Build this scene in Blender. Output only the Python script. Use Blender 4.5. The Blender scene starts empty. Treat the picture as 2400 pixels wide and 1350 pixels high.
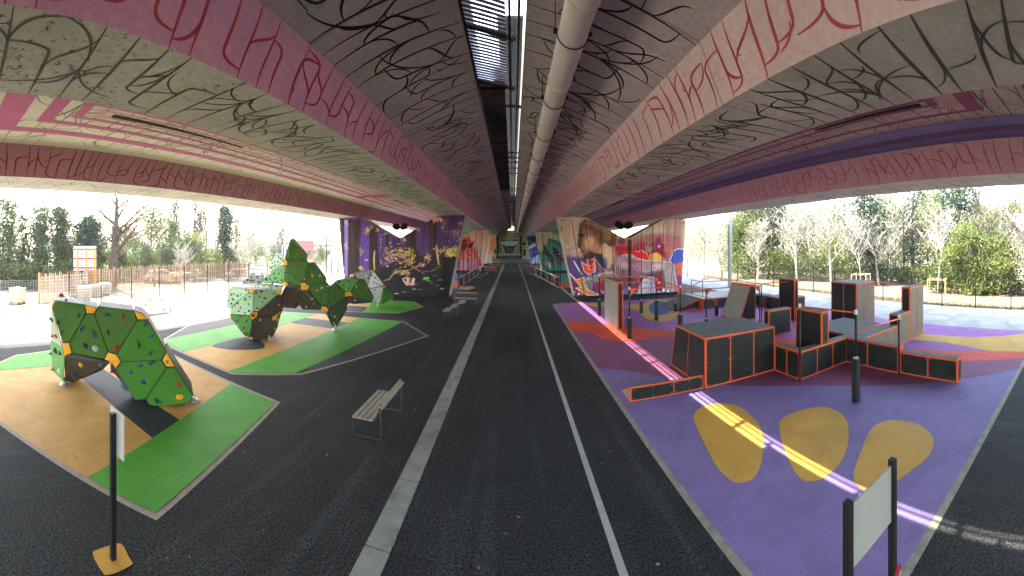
import bpy, math, random
import numpy as np
from mathutils import Vector, Matrix
R = math.radians
rnd = random.Random(7)
C = bpy.context.scene.collection
SC = bpy.context.scene

# ------------------------------------------------------------------ camera: stitched 160 degree cylindrical panorama taken by a low drone
CAMZ = 4.3
KF, U0, V0 = 856.0, 1202.0, 572.0           # focal length and principal point of the panorama, photograph pixels
cd = bpy.data.cameras.new('camera'); cam = bpy.data.objects.new('camera', cd); C.objects.link(cam)
SC.camera = cam; SC.render.engine = 'CYCLES'
cam.location = (0, 0, CAMZ); cam.rotation_euler = (R(90), 0, 0)
cd.type = 'PANO'; cd.panorama_type = 'CENTRAL_CYLINDRICAL'
cd.central_cylindrical_range_u_min = -U0 / KF
cd.central_cylindrical_range_u_max = (2400 - U0) / KF
cd.central_cylindrical_range_v_min = -(1350 - V0) / KF
cd.central_cylindrical_range_v_max = V0 / KF
cd.central_cylindrical_radius = 1.0
cd.clip_start = 0.05; cd.clip_end = 3000

# ------------------------------------------------------------------ sky and sun
SUN = Vector((-0.61, 0.42, 1.0)).normalized()
w = bpy.data.worlds.new('World'); SC.world = w; w.use_nodes = True
nt = w.node_tree; nt.nodes.clear()
bg = nt.nodes.new('ShaderNodeBackground'); wo = nt.nodes.new('ShaderNodeOutputWorld'); sk = nt.nodes.new('ShaderNodeTexSky')
sk.sky_type = 'NISHITA'; sk.sun_disc = False
sk.sun_elevation = math.asin(SUN.z); sk.sun_rotation = math.atan2(SUN.x, SUN.y)
sk.air_density = 1.3; sk.dust_density = 2.0; sk.ozone_density = 1.0
bg.inputs['Strength'].default_value = 0.15
nt.links.new(sk.outputs[0], bg.inputs[0]); nt.links.new(bg.outputs[0], wo.inputs[0])
sd = bpy.data.lights.new('sun', 'SUN'); sun = bpy.data.objects.new('sun', sd); C.objects.link(sun)
sd.energy = 2.05; sd.angle = R(0.5); sd.color = (1.0, 0.95, 0.87)
sun.rotation_euler = SUN.to_track_quat('Z', 'Y').to_euler()
SC.view_settings.view_transform = 'Standard'; SC.view_settings.look = 'None'
SC.view_settings.exposure = 3.68; SC.view_settings.use_white_balance = True; SC.view_settings.white_balance_temperature = 7300; SC.view_settings.white_balance_tint = 10.0; SC.view_settings.gamma = 1.0
SC.cycles.use_denoising = True
SC.cycles.max_bounces = 8; SC.cycles.diffuse_bounces = 6; SC.cycles.transparent_max_bounces = 12
SC.cycles.sample_clamp_indirect = 0.0

# ------------------------------------------------------------------ survey helpers: where a sight line of the panorama meets the place
def ray(u, v):
    th = (u - U0) / KF
    return math.sin(th), math.cos(th), (V0 - v) / KF
def G(u, v, z=0.0):                     # point of the sight line at height z
    a, b, t = ray(u, v); r = (z - CAMZ) / t
    return Vector((a * r, b * r, z))
def PR(u, v, r):                        # point of the sight line at horizontal distance r
    a, b, t = ray(u, v); return Vector((a * r, b * r, CAMZ + t * r))
def PY(u, v, y):                        # point of the sight line in the plane at depth y
    a, b, t = ray(u, v); r = y / b
    return Vector((a * r, y, CAMZ + t * r))

# ------------------------------------------------------------------ materials
def srgb(c):
    if isinstance(c, str):
        c = c.lstrip('#'); c = [int(c[i:i + 2], 16) / 255 for i in (0, 2, 4)]
    return tuple((x / 12.92 if x <= 0.04045 else ((x + 0.055) / 1.055) ** 2.4) for x in c)
class NT:
    def __init__(s, name):
        s.m = bpy.data.materials.new(name); s.m.use_nodes = True; s.t = s.m.node_tree
        s.b = s.t.nodes['Principled BSDF']; s.co = s.n('ShaderNodeTexCoord')
    def n(s, t, **k):
        x = s.t.nodes.new(t)
        for a, v in k.items(): setattr(x, a, v)
        return x
    def l(s, a, b): s.t.links.new(a, b)
    def val(s, sock, v):
        if hasattr(v, 'node'): s.l(v, sock)
        else:
            if isinstance(v, (tuple, list)) and len(v) == 3 and sock.type == 'RGBA': v = (*v, 1)
            sock.default_value = v
    def noise(s, scale, detail=3, rough=.55, vec=None, dist=0):
        x = s.n('ShaderNodeTexNoise'); x.inputs['Scale'].default_value = scale; x.inputs['Detail'].default_value = detail
        x.inputs['Roughness'].default_value = rough; x.inputs['Distortion'].default_value = dist
        s.l(vec if vec else s.co.outputs['Object'], x.inputs['Vector']); return x.outputs[0]
    def ramp(s, f, stops, interp='LINEAR'):
        x = s.n('ShaderNodeValToRGB'); s.l(f, x.inputs[0]); e = x.color_ramp.elements; x.color_ramp.interpolation = interp
        while len(e) < len(stops): e.new(0.5)
        for q, (p, c) in zip(e, stops):
            q.position = p; q.color = (c, c, c, 1) if isinstance(c, (int, float)) else (*c, 1)
        return x.outputs[0]
    def mix(s, f, a, b, mode='MIX'):
        x = s.n('ShaderNodeMix', data_type='RGBA', blend_type=mode)
        s.val(x.inputs[0], f); s.val(x.inputs[6], a); s.val(x.inputs[7], b); return x.outputs[2]
    def math(s, op, a, b=0.0, c=0.0):
        x = s.n('ShaderNodeMath', operation=op); s.val(x.inputs[0], a); s.val(x.inputs[1], b)
        if op in ('MULTIPLY_ADD', 'SMOOTH_MIN'): s.val(x.inputs[2], c)
        return x.outputs[0]
    def mr(s, f, a, b, c=0.0, d=1.0):
        x = s.n('ShaderNodeMapRange'); s.l(f, x.inputs[0])
        for i, v in enumerate((a, b, c, d)): x.inputs[i + 1].default_value = v
        return x.outputs[0]
    def bump(s, h, strength=.3, dist=.01):
        x = s.n('ShaderNodeBump'); x.inputs['Strength'].default_value = strength; x.inputs['Distance'].default_value = dist
        s.l(h, x.inputs['Height']); s.l(x.outputs[0], s.b.inputs['Normal'])
    def out(s, col, rough=.8, metal=0.0, spec=None):
        s.val(s.b.inputs['Base Color'], col); s.val(s.b.inputs['Roughness'], rough); s.b.inputs['Metallic'].default_value = metal
        if spec is not None: s.b.inputs['Specular IOR Level'].default_value = spec
        return s.m
def dull(name, c, amt=.25, scale=6, rough=.75, metal=0, fine=0, bump=0, spec=None):
    """a base colour with worn patches (amt), fine grain (fine) and a little relief"""
    t = NT(name); k = srgb(c) if isinstance(c, str) else c
    f = t.noise(scale, 5, .6)
    lo = tuple(x * (1 - amt) for x in k); hi = tuple(min(1, x * (1 + amt)) for x in k)
    col = t.ramp(f, [(.3, lo), (.7, hi)])
    if fine:
        g = t.noise(scale * 40, 2, .7); col = t.mix(fine, col, t.ramp(g, [(.35, .0), (.65, 1.0)]), 'OVERLAY')
    if bump: t.bump(t.noise(scale * 12, 4, .7), bump, .01)
    return t.out(col, rough, metal, spec)
M = {}
M['black_steel'] = dull('black_steel', (.010, .011, .012), .3, 8, .5, spec=.3)
M['orange_steel'] = dull('orange_steel', (.62, .085, .02), .12, 6, .42)
M['black_panel'] = None
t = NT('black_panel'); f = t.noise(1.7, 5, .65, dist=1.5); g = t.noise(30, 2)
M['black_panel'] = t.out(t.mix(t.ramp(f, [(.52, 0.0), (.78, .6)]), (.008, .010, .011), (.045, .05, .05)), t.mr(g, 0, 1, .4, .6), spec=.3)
M['sun_reflection_panel'] = dull('sun_reflection_panel', (.115, .09, .062), .15, 2.5, .55, fine=.1)  # brown is sunlit reflection painted into the black panels
M['pale_panel'] = dull('pale_panel', (.26, .275, .26), .15, 2.5, .55, fine=.1)
M['grey_panel'] = dull('grey_panel', (.17, .18, .17), .2, 2.5, .55, fine=.1)
M['grip_panel'] = dull('grip_panel', (.105, .12, .118), .2, 3, .8, fine=.3)
M['bolt_metal'] = dull('bolt_metal', (.5, .5, .5), .1, 5, .35, .8)
M['galvanised'] = dull('galvanised', (.45, .46, .47), .15, 12, .4, .7)
M['wood_slat'] = None
t = NT('wood_slat'); mp = t.n('ShaderNodeMapping'); mp.inputs['Scale'].default_value = (30, 2, 30); t.l(t.co.outputs['Object'], mp.inputs[0])
f = t.noise(2, 5, .6, mp.outputs[0]); M['wood_slat'] = t.out(t.ramp(f, [(.3, (.20, .165, .13)), (.7, (.36, .315, .26))]), .75)
M['white_paint'] = dull('white_paint', (.34, .34, .33), .16, 3, .7, fine=.2)
M['leaf_brown'] = dull('leaf_brown', (.20, .11, .045), .4, 3, .8)
M['dark_void'] = dull('dark_void', (.012, .011, .01), .2, 5, .9)

# ------------------------------------------------------------------ mesh builder
class MB:
    def __init__(s): s.v = []; s.f = []; s.mi = []; s.col = None; s.sm = False
    def poly(s, pts, mi=0):
        k = len(s.v); s.v += [tuple(p) for p in pts]; s.f.append(tuple(range(k, k + len(pts)))); s.mi.append(mi)
    def box(s, lo, hi, mi=0, mat=None):
        x0, y0, z0 = lo; x1, y1, z1 = hi
        P = [Vector(p) for p in ((x0,y0,z0),(x1,y0,z0),(x1,y1,z0),(x0,y1,z0),(x0,y0,z1),(x1,y0,z1),(x1,y1,z1),(x0,y1,z1))]
        if mat is not None: P = [mat @ p for p in P]
        s.hexa(P[:4], P[4:], mi)
    def hexa(s, b, t, mi=0):
        n = len(b); k = len(s.v); s.v += [tuple(p) for p in b] + [tuple(p) for p in t]
        s.f.append(tuple(range(k + n - 1, k - 1, -1))); s.f.append(tuple(range(k + n, k + 2 * n)))
        for i in range(n):
            j = (i + 1) % n; s.f.append((k + i, k + j, k + n + j, k + n + i))
        s.mi += [mi] * (n + 2)
    def prism(s, pts, z0, z1, mi=0):
        s.hexa([(p[0], p[1], z0) for p in pts], [(p[0], p[1], z1) for p in pts], mi)
    def bar(s, a, b, w, h=None, mi=0, up=Vector((0, 0, 1))):
        a = Vector(a); b = Vector(b); h = h or w; d = (b - a)
        if d.length < 1e-6: return
        d.normalize()
        if abs(d.dot(up)) > .98: up = Vector((1, 0, 0))
        x = d.cross(up).normalized() * w / 2; y = x.cross(d).normalized() * h / 2
        s.hexa([a - x - y, a + x - y, a + x + y, a - x + y], [b - x - y, b + x - y, b + x + y, b - x + y], mi)
    def tube(s, pts, rad, n=8, mi=0, cap=True):
        pts = [Vector(p) for p in pts]; rs = rad if isinstance(rad, (list, tuple)) else [rad] * len(pts); k = len(s.v)
        ref = Vector((0, 0, 1))
        for i, p in enumerate(pts):
            d = (pts[min(i + 1, len(pts) - 1)] - pts[max(i - 1, 0)]).normalized()
            if abs(d.dot(ref)) > .95: ref = Vector((1, 0, 0)) if abs(d.x) < .9 else Vector((0, 1, 0))
            x = d.cross(ref).normalized(); y = x.cross(d).normalized(); ref = y
            for j in range(n):
                a = 2 * math.pi * j / n; s.v.append(tuple(p + (x * math.cos(a) + y * math.sin(a)) * rs[i]))
        for i in range(len(pts) - 1):
            for j in range(n):
                q = (j + 1) % n; s.f.append((k + i * n + j, k + i * n + q, k + (i + 1) * n + q, k + (i + 1) * n + j)); s.mi.append(mi)
        if cap:
            s.f.append(tuple(k + j for j in range(n - 1, -1, -1))); s.f.append(tuple(k + (len(pts) - 1) * n + j for j in range(n))); s.mi += [mi, mi]
    def build(s, name, mat, parent=None, loc=None):
        me = bpy.data.meshes.new(name); me.from_pydata(s.v, [], s.f)
        for m in (mat if isinstance(mat, (list, tuple)) else [mat]): me.materials.append(m)
        if any(s.mi): me.polygons.foreach_set('material_index', s.mi)
        if s.col is not None:
            a = me.color_attributes.new('paint', 'FLOAT_COLOR', 'POINT'); a.data.foreach_set('color', np.asarray(s.col, 'f').ravel())
        if s.sm: me.polygons.foreach_set('use_smooth', [True] * len(s.f))
        me.validate(); me.update()
        o = bpy.data.objects.new(name, me); C.objects.link(o)
        if parent is not None: o.parent = parent
        if loc is not None: o.location = loc
        return o
def tag(o, label=None, cat=None, group=None, kind=None):
    if label: o['label'] = label
    if cat: o['category'] = cat
    if group: o['group'] = group
    if kind: o['kind'] = kind
    return o
def empty(name, loc=(0, 0, 0), rz=0, label=None, cat=None, group=None):
    o = bpy.data.objects.new(name, None); C.objects.link(o); o.location = loc; o.rotation_euler = (0, 0, rz)
    return tag(o, label, cat, group)
def copy_tree(o, parent=None):
    c = o.copy(); C.objects.link(c); c.parent = parent
    for ch in list(o.children): copy_tree(ch, c)
    return c
def place(o, loc, rz=0, label=None, s=None):
    o.location = loc; o.rotation_euler = (0, 0, rz)
    if label: o['label'] = label
    if s: o.scale = (s, s, s)
    return o
def sheet(name, pts, z, mat, parent=None, loc=None):
    """a thin slab laid on the ground, top face at z"""
    b = MB(); ar = sum(pts[i][0] * pts[(i + 1) % len(pts)][1] - pts[(i + 1) % len(pts)][0] * pts[i][1] for i in range(len(pts)))
    if ar < 0: pts = pts[::-1]
    b.poly([(p[0], p[1], z) for p in pts]); return b.build(name, mat, parent, loc)
def smooth_closed(pts, n=4):
    out = []; m = len(pts)
    for i in range(m):
        p0, p1, p2, p3 = [Vector((pts[(i + k) % m][0], pts[(i + k) % m][1], 0)) for k in (-1, 0, 1, 2)]
        for j in range(n):
            t = j / n; out.append(0.5 * ((2 * p1) + (p2 - p0) * t + (2 * p0 - 5 * p1 + 4 * p2 - p3) * t * t + (3 * p1 - p0 - 3 * p2 + p3) * t ** 3))
    return [(p.x, p.y) for p in out]
def gpoly(px, x0=0, y0=0, s=1.0): return [tuple(G(x0 + x / s, y0 + y / s)[:2]) for x, y in px]

# ================================================================== GROUND
# asphalt
def asphalt(name, base, light, blotch, patch=None):
    t = NT(name); big = t.noise(.35, 4, .6, dist=.6); mid = t.noise(3.5, 4, .6); fine = t.noise(26, 4, .9); spk = t.noise(48, 1, .5)
    mp = t.n('ShaderNodeMapping'); mp.inputs['Scale'].default_value = (2.2, .10, 1); t.l(t.co.outputs['Object'], mp.inputs[0]); trk = t.noise(1.0, 4, .6, mp.outputs[0])
    col = t.mix(t.ramp(big, [(.35, 0.0), (.7, 1.0)]), base, light)
    col = t.mix(t.ramp(mid, [(.4, 0.0), (.75, blotch)]), col, tuple(x * 1.7 for x in light))
    col = t.mix(t.ramp(trk, [(.52, 0.0), (.72, .55)]), col, tuple(x * 2.1 for x in light))
    col = t.mix(1.0, col, t.ramp(fine, [(.42, .0), (.58, 1.0)]), 'OVERLAY')
    col = t.mix(t.ramp(spk, [(.66, 0.0), (.71, .55)]), col, tuple(x * 6 for x in light))
    t.bump(fine, .6, .012)
    return t.out(col, t.mr(mid, 0, 1, .7, .9), spec=.2)
M['asphalt'] = asphalt('asphalt', (.014, .0155, .0175), (.028, .030, .032), .35)
M['asphalt_worn'] = asphalt('asphalt_worn', (.075, .074, .070), (.115, .112, .106), .3)
t = NT('pale_concrete_ground'); f = t.noise(.5, 5); g = t.noise(20, 3)
M['pale_conc'] = t.out(t.mix(.3, t.ramp(f, [(.3, (.46, .45, .42)), (.7, (.56, .545, .51))]), t.ramp(g, [(.3, .2), (.7, .8)]), 'OVERLAY'), .9)
t = NT('right_concrete_ground'); f = t.noise(.9, 6, .65, dist=.8); g = t.noise(25, 3)
M['grey_conc'] = t.out(t.mix(.35, t.ramp(f, [(.3, (.22, .215, .20)), (.7, (.42, .405, .375))]), t.ramp(g, [(.3, .2), (.7, .8)]), 'OVERLAY'), .85)
t = NT('bare_soil'); f = t.noise(.45, 6, .65); g = t.noise(9, 5, .75)
M['soil'] = t.out(t.mix(t.ramp(f, [(.5, 0.0), (.66, .8)]), t.ramp(g, [(.3, (.08, .06, .035)), (.5, (.17, .135, .095)), (.7, (.26, .21, .15))]), (.05, .065, .02)), .95)
o = sheet('ground', [(-1500, -900), (1500, -900), (1500, 2400), (-1500, 2400)], -.02, M['soil']); tag(o, kind='structure')
tag(sheet('pavement', [(-15.4, -30), (17.9, -30), (17.9, 87), (-15.4, 87)], 0, M['asphalt']), kind='structure')
tag(sheet('pavement', [(-20.4, -30), (-15.4, -30), (-15.4, 87), (-20.4, 87)], -.002, M['asphalt_worn']), kind='structure')
tag(sheet('pavement', [(-25.6, -30), (-20.4, -30), (-20.4, 87), (-23.0, 87), (-24.4, 25)], -.004, M['pale_conc']), kind='structure')
tag(sheet('pavement', [(17.9, -30), (23.2, -30), (23.6, 16), (24.2, 30), (22, 87), (17.9, 87)], -.003, M['grey_conc']), kind='structure')
tag(sheet('road', [(-60, -30), (-33.8, -30), (-33.6, 10), (-36, 24), (-33, 46), (-30, 87), (-48, 87), (-48, 20)], -.01, M['asphalt_worn']), kind='structure')

# kerb band and white line
t = NT('kerb_concrete'); f = t.noise(1.6, 6, .7); g = t.noise(60, 2)
M['kerb'] = t.out(t.mix(.25, t.ramp(f, [(.3, (.13, .13, .12)), (.5, (.23, .23, .22)), (.75, (.30, .30, .285))]), t.ramp(g, [(.3, .2), (.7, .8)]), 'OVERLAY'), .8)
kb = MB(); y = -6.0; k = 0
while y < 84:
    L = 1.55 + (.02 if k % 2 else -.03); kb.box((-2.05, y + .012, -.05), (-1.68, y + L - .012, .012)); y += L; k += 1
tag(kb.build('kerb', M['kerb']), kind='structure')
kb = MB(); kb.box((-2.06, -6, -.06), (-1.67, 84, .002)); tag(kb.build('kerb', M['asphalt_worn']), kind='structure')
wl = MB(); wl.poly([(1.36, -6, .005), (1.475, -6, .005), (1.475, 40, .005), (1.30, 86, .005), (1.18, 86, .005), (1.36, 40, .005)])
tag(wl.build('painted_line', M['white_paint']), kind='structure')

# rubber play surfaces
def rubber(name, c, amt=.16):
    t = NT(name); k = srgb(c) if isinstance(c, str) else c; f = t.noise(1.1, 6, .65, dist=.7); g = t.noise(70, 2, .8)
    col = t.ramp(f, [(.3, tuple(x * (1 - amt) for x in k)), (.72, tuple(min(1, x * (1 + amt)) for x in k))])
    col = t.mix(.45, col, t.ramp(g, [(.33, .15), (.67, .85)]), 'OVERLAY'); t.bump(g, .4, .006)
    return t.out(col, .68, spec=.3)
RG = rubber('rubber_green', (.07, .31, .034)); RT = rubber('rubber_tan', (.55, .30, .085)); RD = rubber('rubber_dark', (.028, .035, .045))
RV = rubber('rubber_violet', (.185, .14, .33)); RP = rubber('rubber_plum', (.20, .06, .14)); RO = rubber('rubber_orchid', (.29, .11, .31))
RR = rubber('rubber_red', (.60, .07, .035)); RY = rubber('rubber_ochre', (.52, .30, .06)); RB = rubber('rubber_blue', (.015, .11, .28))
RTE = rubber('rubber_teal', (.02, .22, .2)); BORD = dull('mat_border', (.33, .27, .24), .2, 5, .8, fine=.2); BORD2 = dull('mat_kerb', (.24, .24, .20), .3, 5, .8, fine=.25)
def offset_in(pts, d):
    ar = sum(pts[i][0] * pts[(i + 1) % len(pts)][1] - pts[(i + 1) % len(pts)][0] * pts[i][1] for i in range(len(pts)))
    if ar < 0: pts = pts[::-1]
    out = []; n = len(pts)
    for i in range(n):
        a, b, c = [Vector((*pts[(i + k) % n], 0)) for k in (-1, 0, 1)]
        d1 = (b - a).normalized(); d2 = (c - b).normalized(); n1 = Vector((-d1.y, d1.x, 0)); n2 = Vector((-d2.y, d2.x, 0))
        m = (n1 + n2); m = m / max(.3, m.length_squared) * 2
        out.append(((b + m * d).x, (b + m * d).y))
    return out
def clip(poly, a, b, c):                # keep a*x+b*y<=c
    out = []
    for i in range(len(poly)):
        p, q = poly[i], poly[(i + 1) % len(poly)]; fp = a * p[0] + b * p[1] - c; fq = a * q[0] + b * q[1] - c
        if fp <= 0: out.append(p)
        if (fp < 0 < fq) or (fq < 0 < fp):
            t = fp / (fp - fq); out.append((p[0] + (q[0] - p[0]) * t, p[1] + (q[1] - p[1]) * t))
    return out
def clipbox(poly, x0=-99, x1=99, y0=-99, y1=99):
    for a in ((1, 0, x1), (-1, 0, -x0), (0, 1, y1), (0, -1, -y0)):
        poly = clip(poly, *a)
        if not poly: return poly
    return poly
def mat_surface(outline, border, base, zones, bw=.12, z=.006):
    root = sheet('play_surface', outline, z, border); tag(root, kind='structure')
    inn = offset_in(outline, bw); sheet('rubber_field', inn, z + .004, base, root)
    for i, zn in enumerate(zones):
        pts, m = zn[0], zn[1]; lv = zn[2] if len(zn) > 2 else (0 if i == 0 else 1)
        if len(pts) > 2: sheet('rubber_field', pts, z + .008 + .004 * lv, m, root)
    return root, inn
m1 = [(-4.7, 3.18), (-5.89, 7.98), (-11.9, 8.55), (-14.1, 4.47), (-13.85, 2.95), (-12.3, 1.3), (-11.4, .14)]
i1 = offset_in(m1, .12)
mat_surface(m1, BORD, RT, [(clipbox(i1, y0=4.45, y1=5.45), RD), (clipbox(i1, x1=-12.25), RG),
    (clip(i1, -1.0, -.31, 5.35), RG)])
m2 = [(-8.36, 8.65), (-6.56, 10.05), (-3.9, 16.64), (-5.96, 19.4), (-11.2, 19.5), (-15.6, 18.2), (-16.2, 14.2), (-13.4, 9.34), (-12.3, 8.95)]
i2 = offset_in(m2, .12)
st = clip(clip(i2, -1, 0, 8.65), 1, -.09, -7.7)
leaf = smooth_closed([(-11.35, 10.6), (-11.3, 12.5), (-10.6, 12.6), (-9.7, 12.0), (-9.5, 11.5), (-10.2, 10.75), (-10.9, 10.4)], 3)
mat_surface(m2, BORD, RD, [(clipbox(i2, x0=-11.4, x1=-8.65), RT, 0), (clipbox(i2, x0=-11.4, x1=-8.65, y0=16.3, y1=17.9), RD, 1), (leaf, RD, 2),
    (clipbox(i2, x0=-13.4, x1=-11.4), RG), (clipbox(i2, x1=-14.9), RT), (st, RG)])
m3 = [(-7.04, 21.5), (-6.0, 24.1), (-7.25, 26.2), (-13.5, 26.4), (-14.6, 23.5), (-13.2, 21.0), (-10.2, 20.8)]
i3 = offset_in(m3, .12)
mat_surface(m3, BORD, RT, [(clipbox(i3, x1=-9.3, y1=23.0), RD), (clip(i3, -1, -.25, 3.9), RG)])
# the purple field
def rrect(x0, y0, x1, y1, r, n=7):
    out = []
    for cx, cy, a0 in ((x1 - r, y0 + r, -90), (x1 - r, y1 - r, 0), (x0 + r, y1 - r, 90), (x0 + r, y0 + r, 180)):
        for i in range(n + 1):
            a = R(a0 + 90 * i / n); out.append((cx + r * math.cos(a), cy + r * math.sin(a)))
    return out
mp_ = rrect(2.77, 2.2, 17.85, 26.4, 1.1)
ip = offset_in(mp_, .13)
def band(px_lo, px_hi): return gpoly(px_lo) + gpoly(px_hi)[::-1]
# pixel rows were read off the panorama, then laid on the ground plane
vio = gpoly([(1395, 862), (1410, 864.5), (1470, 869), (1560, 884), (1710, 903), (1900, 903), (2100, 903), (2159, 900), (2215, 893), (2252, 889), (2392, 863), (2440, 850)])
plum_lo = vio
red_up = gpoly([(1330, 753), (1397, 757), (1480, 766), (1577, 777), (1700, 784), (1818, 791), (1960, 806), (2122, 819), (2200, 822), (2318, 824), (2420, 824)])
red_lo = gpoly([(1335, 777), (1347, 778), (1380, 780), (1393, 785), (1417, 796.7), (1467, 801.7), (1510, 797), (1533, 790), (1600, 792), (1720, 802), (1872, 822), (1990, 834), (2100, 846), (2252, 848), (2396, 841), (2430, 838)])
plum = clipbox(red_lo + vio[::-1], 2.9, 17.7, 2.33, 26)
red = clipbox(red_up + red_lo[::-1], 2.9, 17.7, 2.33, 26)
orch = clipbox(rrect(2.9, 2.33, 17.72, 26.27, 1.0), y0=2.33)
top = red_up + [(17.72, 2.33), (17.72, 26.27), (2.9, 26.27)]
orc = [p for p in red_up if 2.9 < p[0] < 17.7]
orc = [(2.9, orc[0][1])] + orc + [(17.72, orc[-1][1])] + [q for q in ip if q[1] > orc[-1][1] and q[0] > 14] + [q for q in ip if q[0] < 5 and q[1] > 24]
yel = clipbox(gpoly([(2100, 781), (2165, 783.7), (2270, 791), (2344, 789), (2397, 783), (2420, 782), (2420, 825.6), (2318.5, 824), (2218.5, 804), (2140.7, 796.7), (2080, 791)]), 2.9, 17.72, 2.33)
Z4 = lambda l: smooth_closed(gpoly(l, 1280, 480, 4.5), 3)
Z6 = lambda l: smooth_closed(gpoly(l, 1600, 900, 3), 3)
ring = Z4([(820,1080),(860,1060),(960,1050),(1040,1050),(1100,1010),(1200,1003),(1310,1010),(1390,1060),(1405,1120),(1370,1180),(1290,1225),(1190,1238),(1080,1215),(1000,1160),(965,1115),(900,1100)])
blue = Z4([(1080,1090),(1100,1050),(1150,1024),(1200,1018),(1260,1026),(1310,1055),(1322,1090),(1305,1130),(1260,1158),(1200,1166),(1140,1155),(1095,1125)])
arc = Z4([(430,1050),(520,1040),(640,1040),(640,1070),(540,1078),(460,1070)])
fp = [G(1730,702), G(1765,700), G(1810,712), G(1840,716), G(1800,724), G(1760,716)]
patch2 = smooth_closed([(p.x, p.y) for p in fp], 3)
y1 = Z6([(75,230),(110,180),(200,145),(300,140),(400,165),(480,225),(545,300),(570,400),(560,520),(530,620),(480,680),(390,700),(310,660),(230,570),(150,420),(90,290)])
y2 = Z6([(680,280),(710,240),(790,200),(900,172),(1000,168),(1080,190),(1140,240),(1165,320),(1160,430),(1120,540),(1050,620),(980,670),(900,692),(840,680),(780,610),(730,500),(690,380)])
y3 = Z6([(1200,640),(1230,540),(1270,440),(1300,360),(1350,300),(1420,265),(1510,258),(1620,275),(1710,320),(1755,370),(1762,430),(1740,490),(1690,550),(1600,620),(1500,692),(1400,745),(1300,765),(1225,715)])
mat_surface(mp_, BORD2, RV, [(plum, RP, 0), (orc, RO, 0), (red, RR, 1), (yel, RY, 2), (ring, RY, 1), (blue, RB, 2), (arc, RY, 1), (patch2, RB, 1), (y1, RY, 0), (y2, RY, 0), (y3, RY, 0)], .13)
tag(sheet('court', [(-15, 34), (-5.1, 34.8), (-4.9, 52), (-15, 52)], .006, RB), kind='structure')
tag(sheet('court', [(-12, 36), (-5.2, 36), (-5.1, 42), (-12, 44)], .010, RR), kind='structure')
tag(sheet('court', [(4.6, 35.3), (15, 34.5), (15, 53), (3.1, 52)], .006, RR), kind='structure')
tag(sheet('court', [(4.3, 41), (14, 40), (14, 52), (3.3, 51)], .010, RTE), kind='structure')
# ================================================================== VIADUCT: two parallel decks, each a slab on two box girders
DY0, DY1 = -26.0, 87.0
def paint_surface(name, near, far_stops, amt=.14, patch=None, mould=False, along=True):
    """painted concrete whose coat changes colour along the viaduct (world y)"""
    t = NT(name); geo = t.n('ShaderNodeNewGeometry'); sp = t.n('ShaderNodeSeparateXYZ'); t.l(geo.outputs['Position'], sp.inputs[0])
    y = sp.outputs[1]; col = t.ramp(t.mr(y, 0, 90), [(0.0, near)] + [(p / 90, c) for p, c in far_stops])
    pos = geo.outputs['Position']
    f = t.noise(.55, 6, .6, pos, .5); col = t.mix(1.0, col, t.ramp(f, [(.3, (1 - amt,) * 3), (.7, (1 + amt,) * 3)]), 'MULTIPLY')
    if patch: col = t.mix(t.ramp(t.noise(.8, 4, .5, pos), [(.45, 0.0), (.62, .7)]), col, patch)
    fine = t.noise(12, 5, .75, pos); col = t.mix(.3, col, t.ramp(fine, [(.3, .2), (.7, .8)]), 'OVERLAY')
    # board joints across the deck
    m = t.math('FRACT', t.math('MULTIPLY', y, 1 / 5.1)); j = t.ramp(m, [(0.0, .35), (.008, 0.0), (.992, 0.0), (1.0, .35)]); col = t.mix(j, col, (.03, .028, .026))
    if mould:
        a = t.noise(9, 5, .8, pos); b = t.noise(.9, 4, .6, pos); k = t.mr(y, 8.5, -1, 0, .17)
        spots = t.ramp(t.math('ADD', t.math('ADD', a, k), t.math('MULTIPLY', b, .35)), [(.86, 0.0), (.93, .92)]); col = t.mix(spots, col, (.015, .018, .014))
    t.bump(fine, .2, .01)
    return t.out(col, .85, spec=.25)
MAUVE = (.135, .115, .115)
M['soffit_in'] = paint_surface('soffit_inner', (.52, .48, .44), [(14, (.54, .45, .44)), (36, (.56, .40, .42)), (55, (.54, .34, .36)), (68, (.12, .30, .14)), (80, (.10, .30, .16))], .2, (.56, .46, .48))
M['soffit_low_l'] = paint_surface('soffit_left', (.52, .485, .38), [(20, (.58, .555, .45)), (40, (.58, .545, .45)), (60, (.2, .34, .2)), (80, (.12, .34, .2))], .15, None, True)
M['soffit_low_r'] = paint_surface('soffit_right', (.54, .49, .40), [(18, (.58, .51, .44)), (40, (.56, .48, .43)), (60, (.2, .32, .2)), (80, (.14, .34, .22))], .18)
M['recess_l'] = paint_surface('recess_left', (.72, .66, .50), [(30, (.66, .60, .48)), (50, (.45, .30, .33)), (62, (.2, .42, .22)), (80, (.15, .4, .25))], .06)
M['recess_r'] = paint_surface('recess_right', (.55, .42, .34), [(25, (.42, .32, .36)), (50, (.25, .2, .3)), (62, (.2, .42, .22)), (80, (.15, .4, .25))], .08)
M['web_l'] = paint_surface('web_left', (.64, .31, .43), [(10, (.66, .33, .45)), (24, (.66, .38, .48)), (38, (.40, .24, .36)), (52, (.30, .33, .46)), (66, (.16, .38, .32)), (80, (.12, .38, .22))], .08, (.56, .28, .42))
M['web_r'] = paint_surface('web_right', (.74, .55, .52), [(10, (.74, .52, .51)), (24, (.44, .20, .25)), (38, (.38, .26, .36)), (52, (.30, .33, .46)), (66, (.16, .38, .32)), (80, (.12, .38, .22))], .07)
M['web_lo'] = paint_surface('outer_web_left', (.54, .25, .31), [(20, (.56, .29, .37)), (45, (.36, .15, .25)), (60, (.3, .2, .35)), (80, (.12, .38, .22))], .08)
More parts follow.
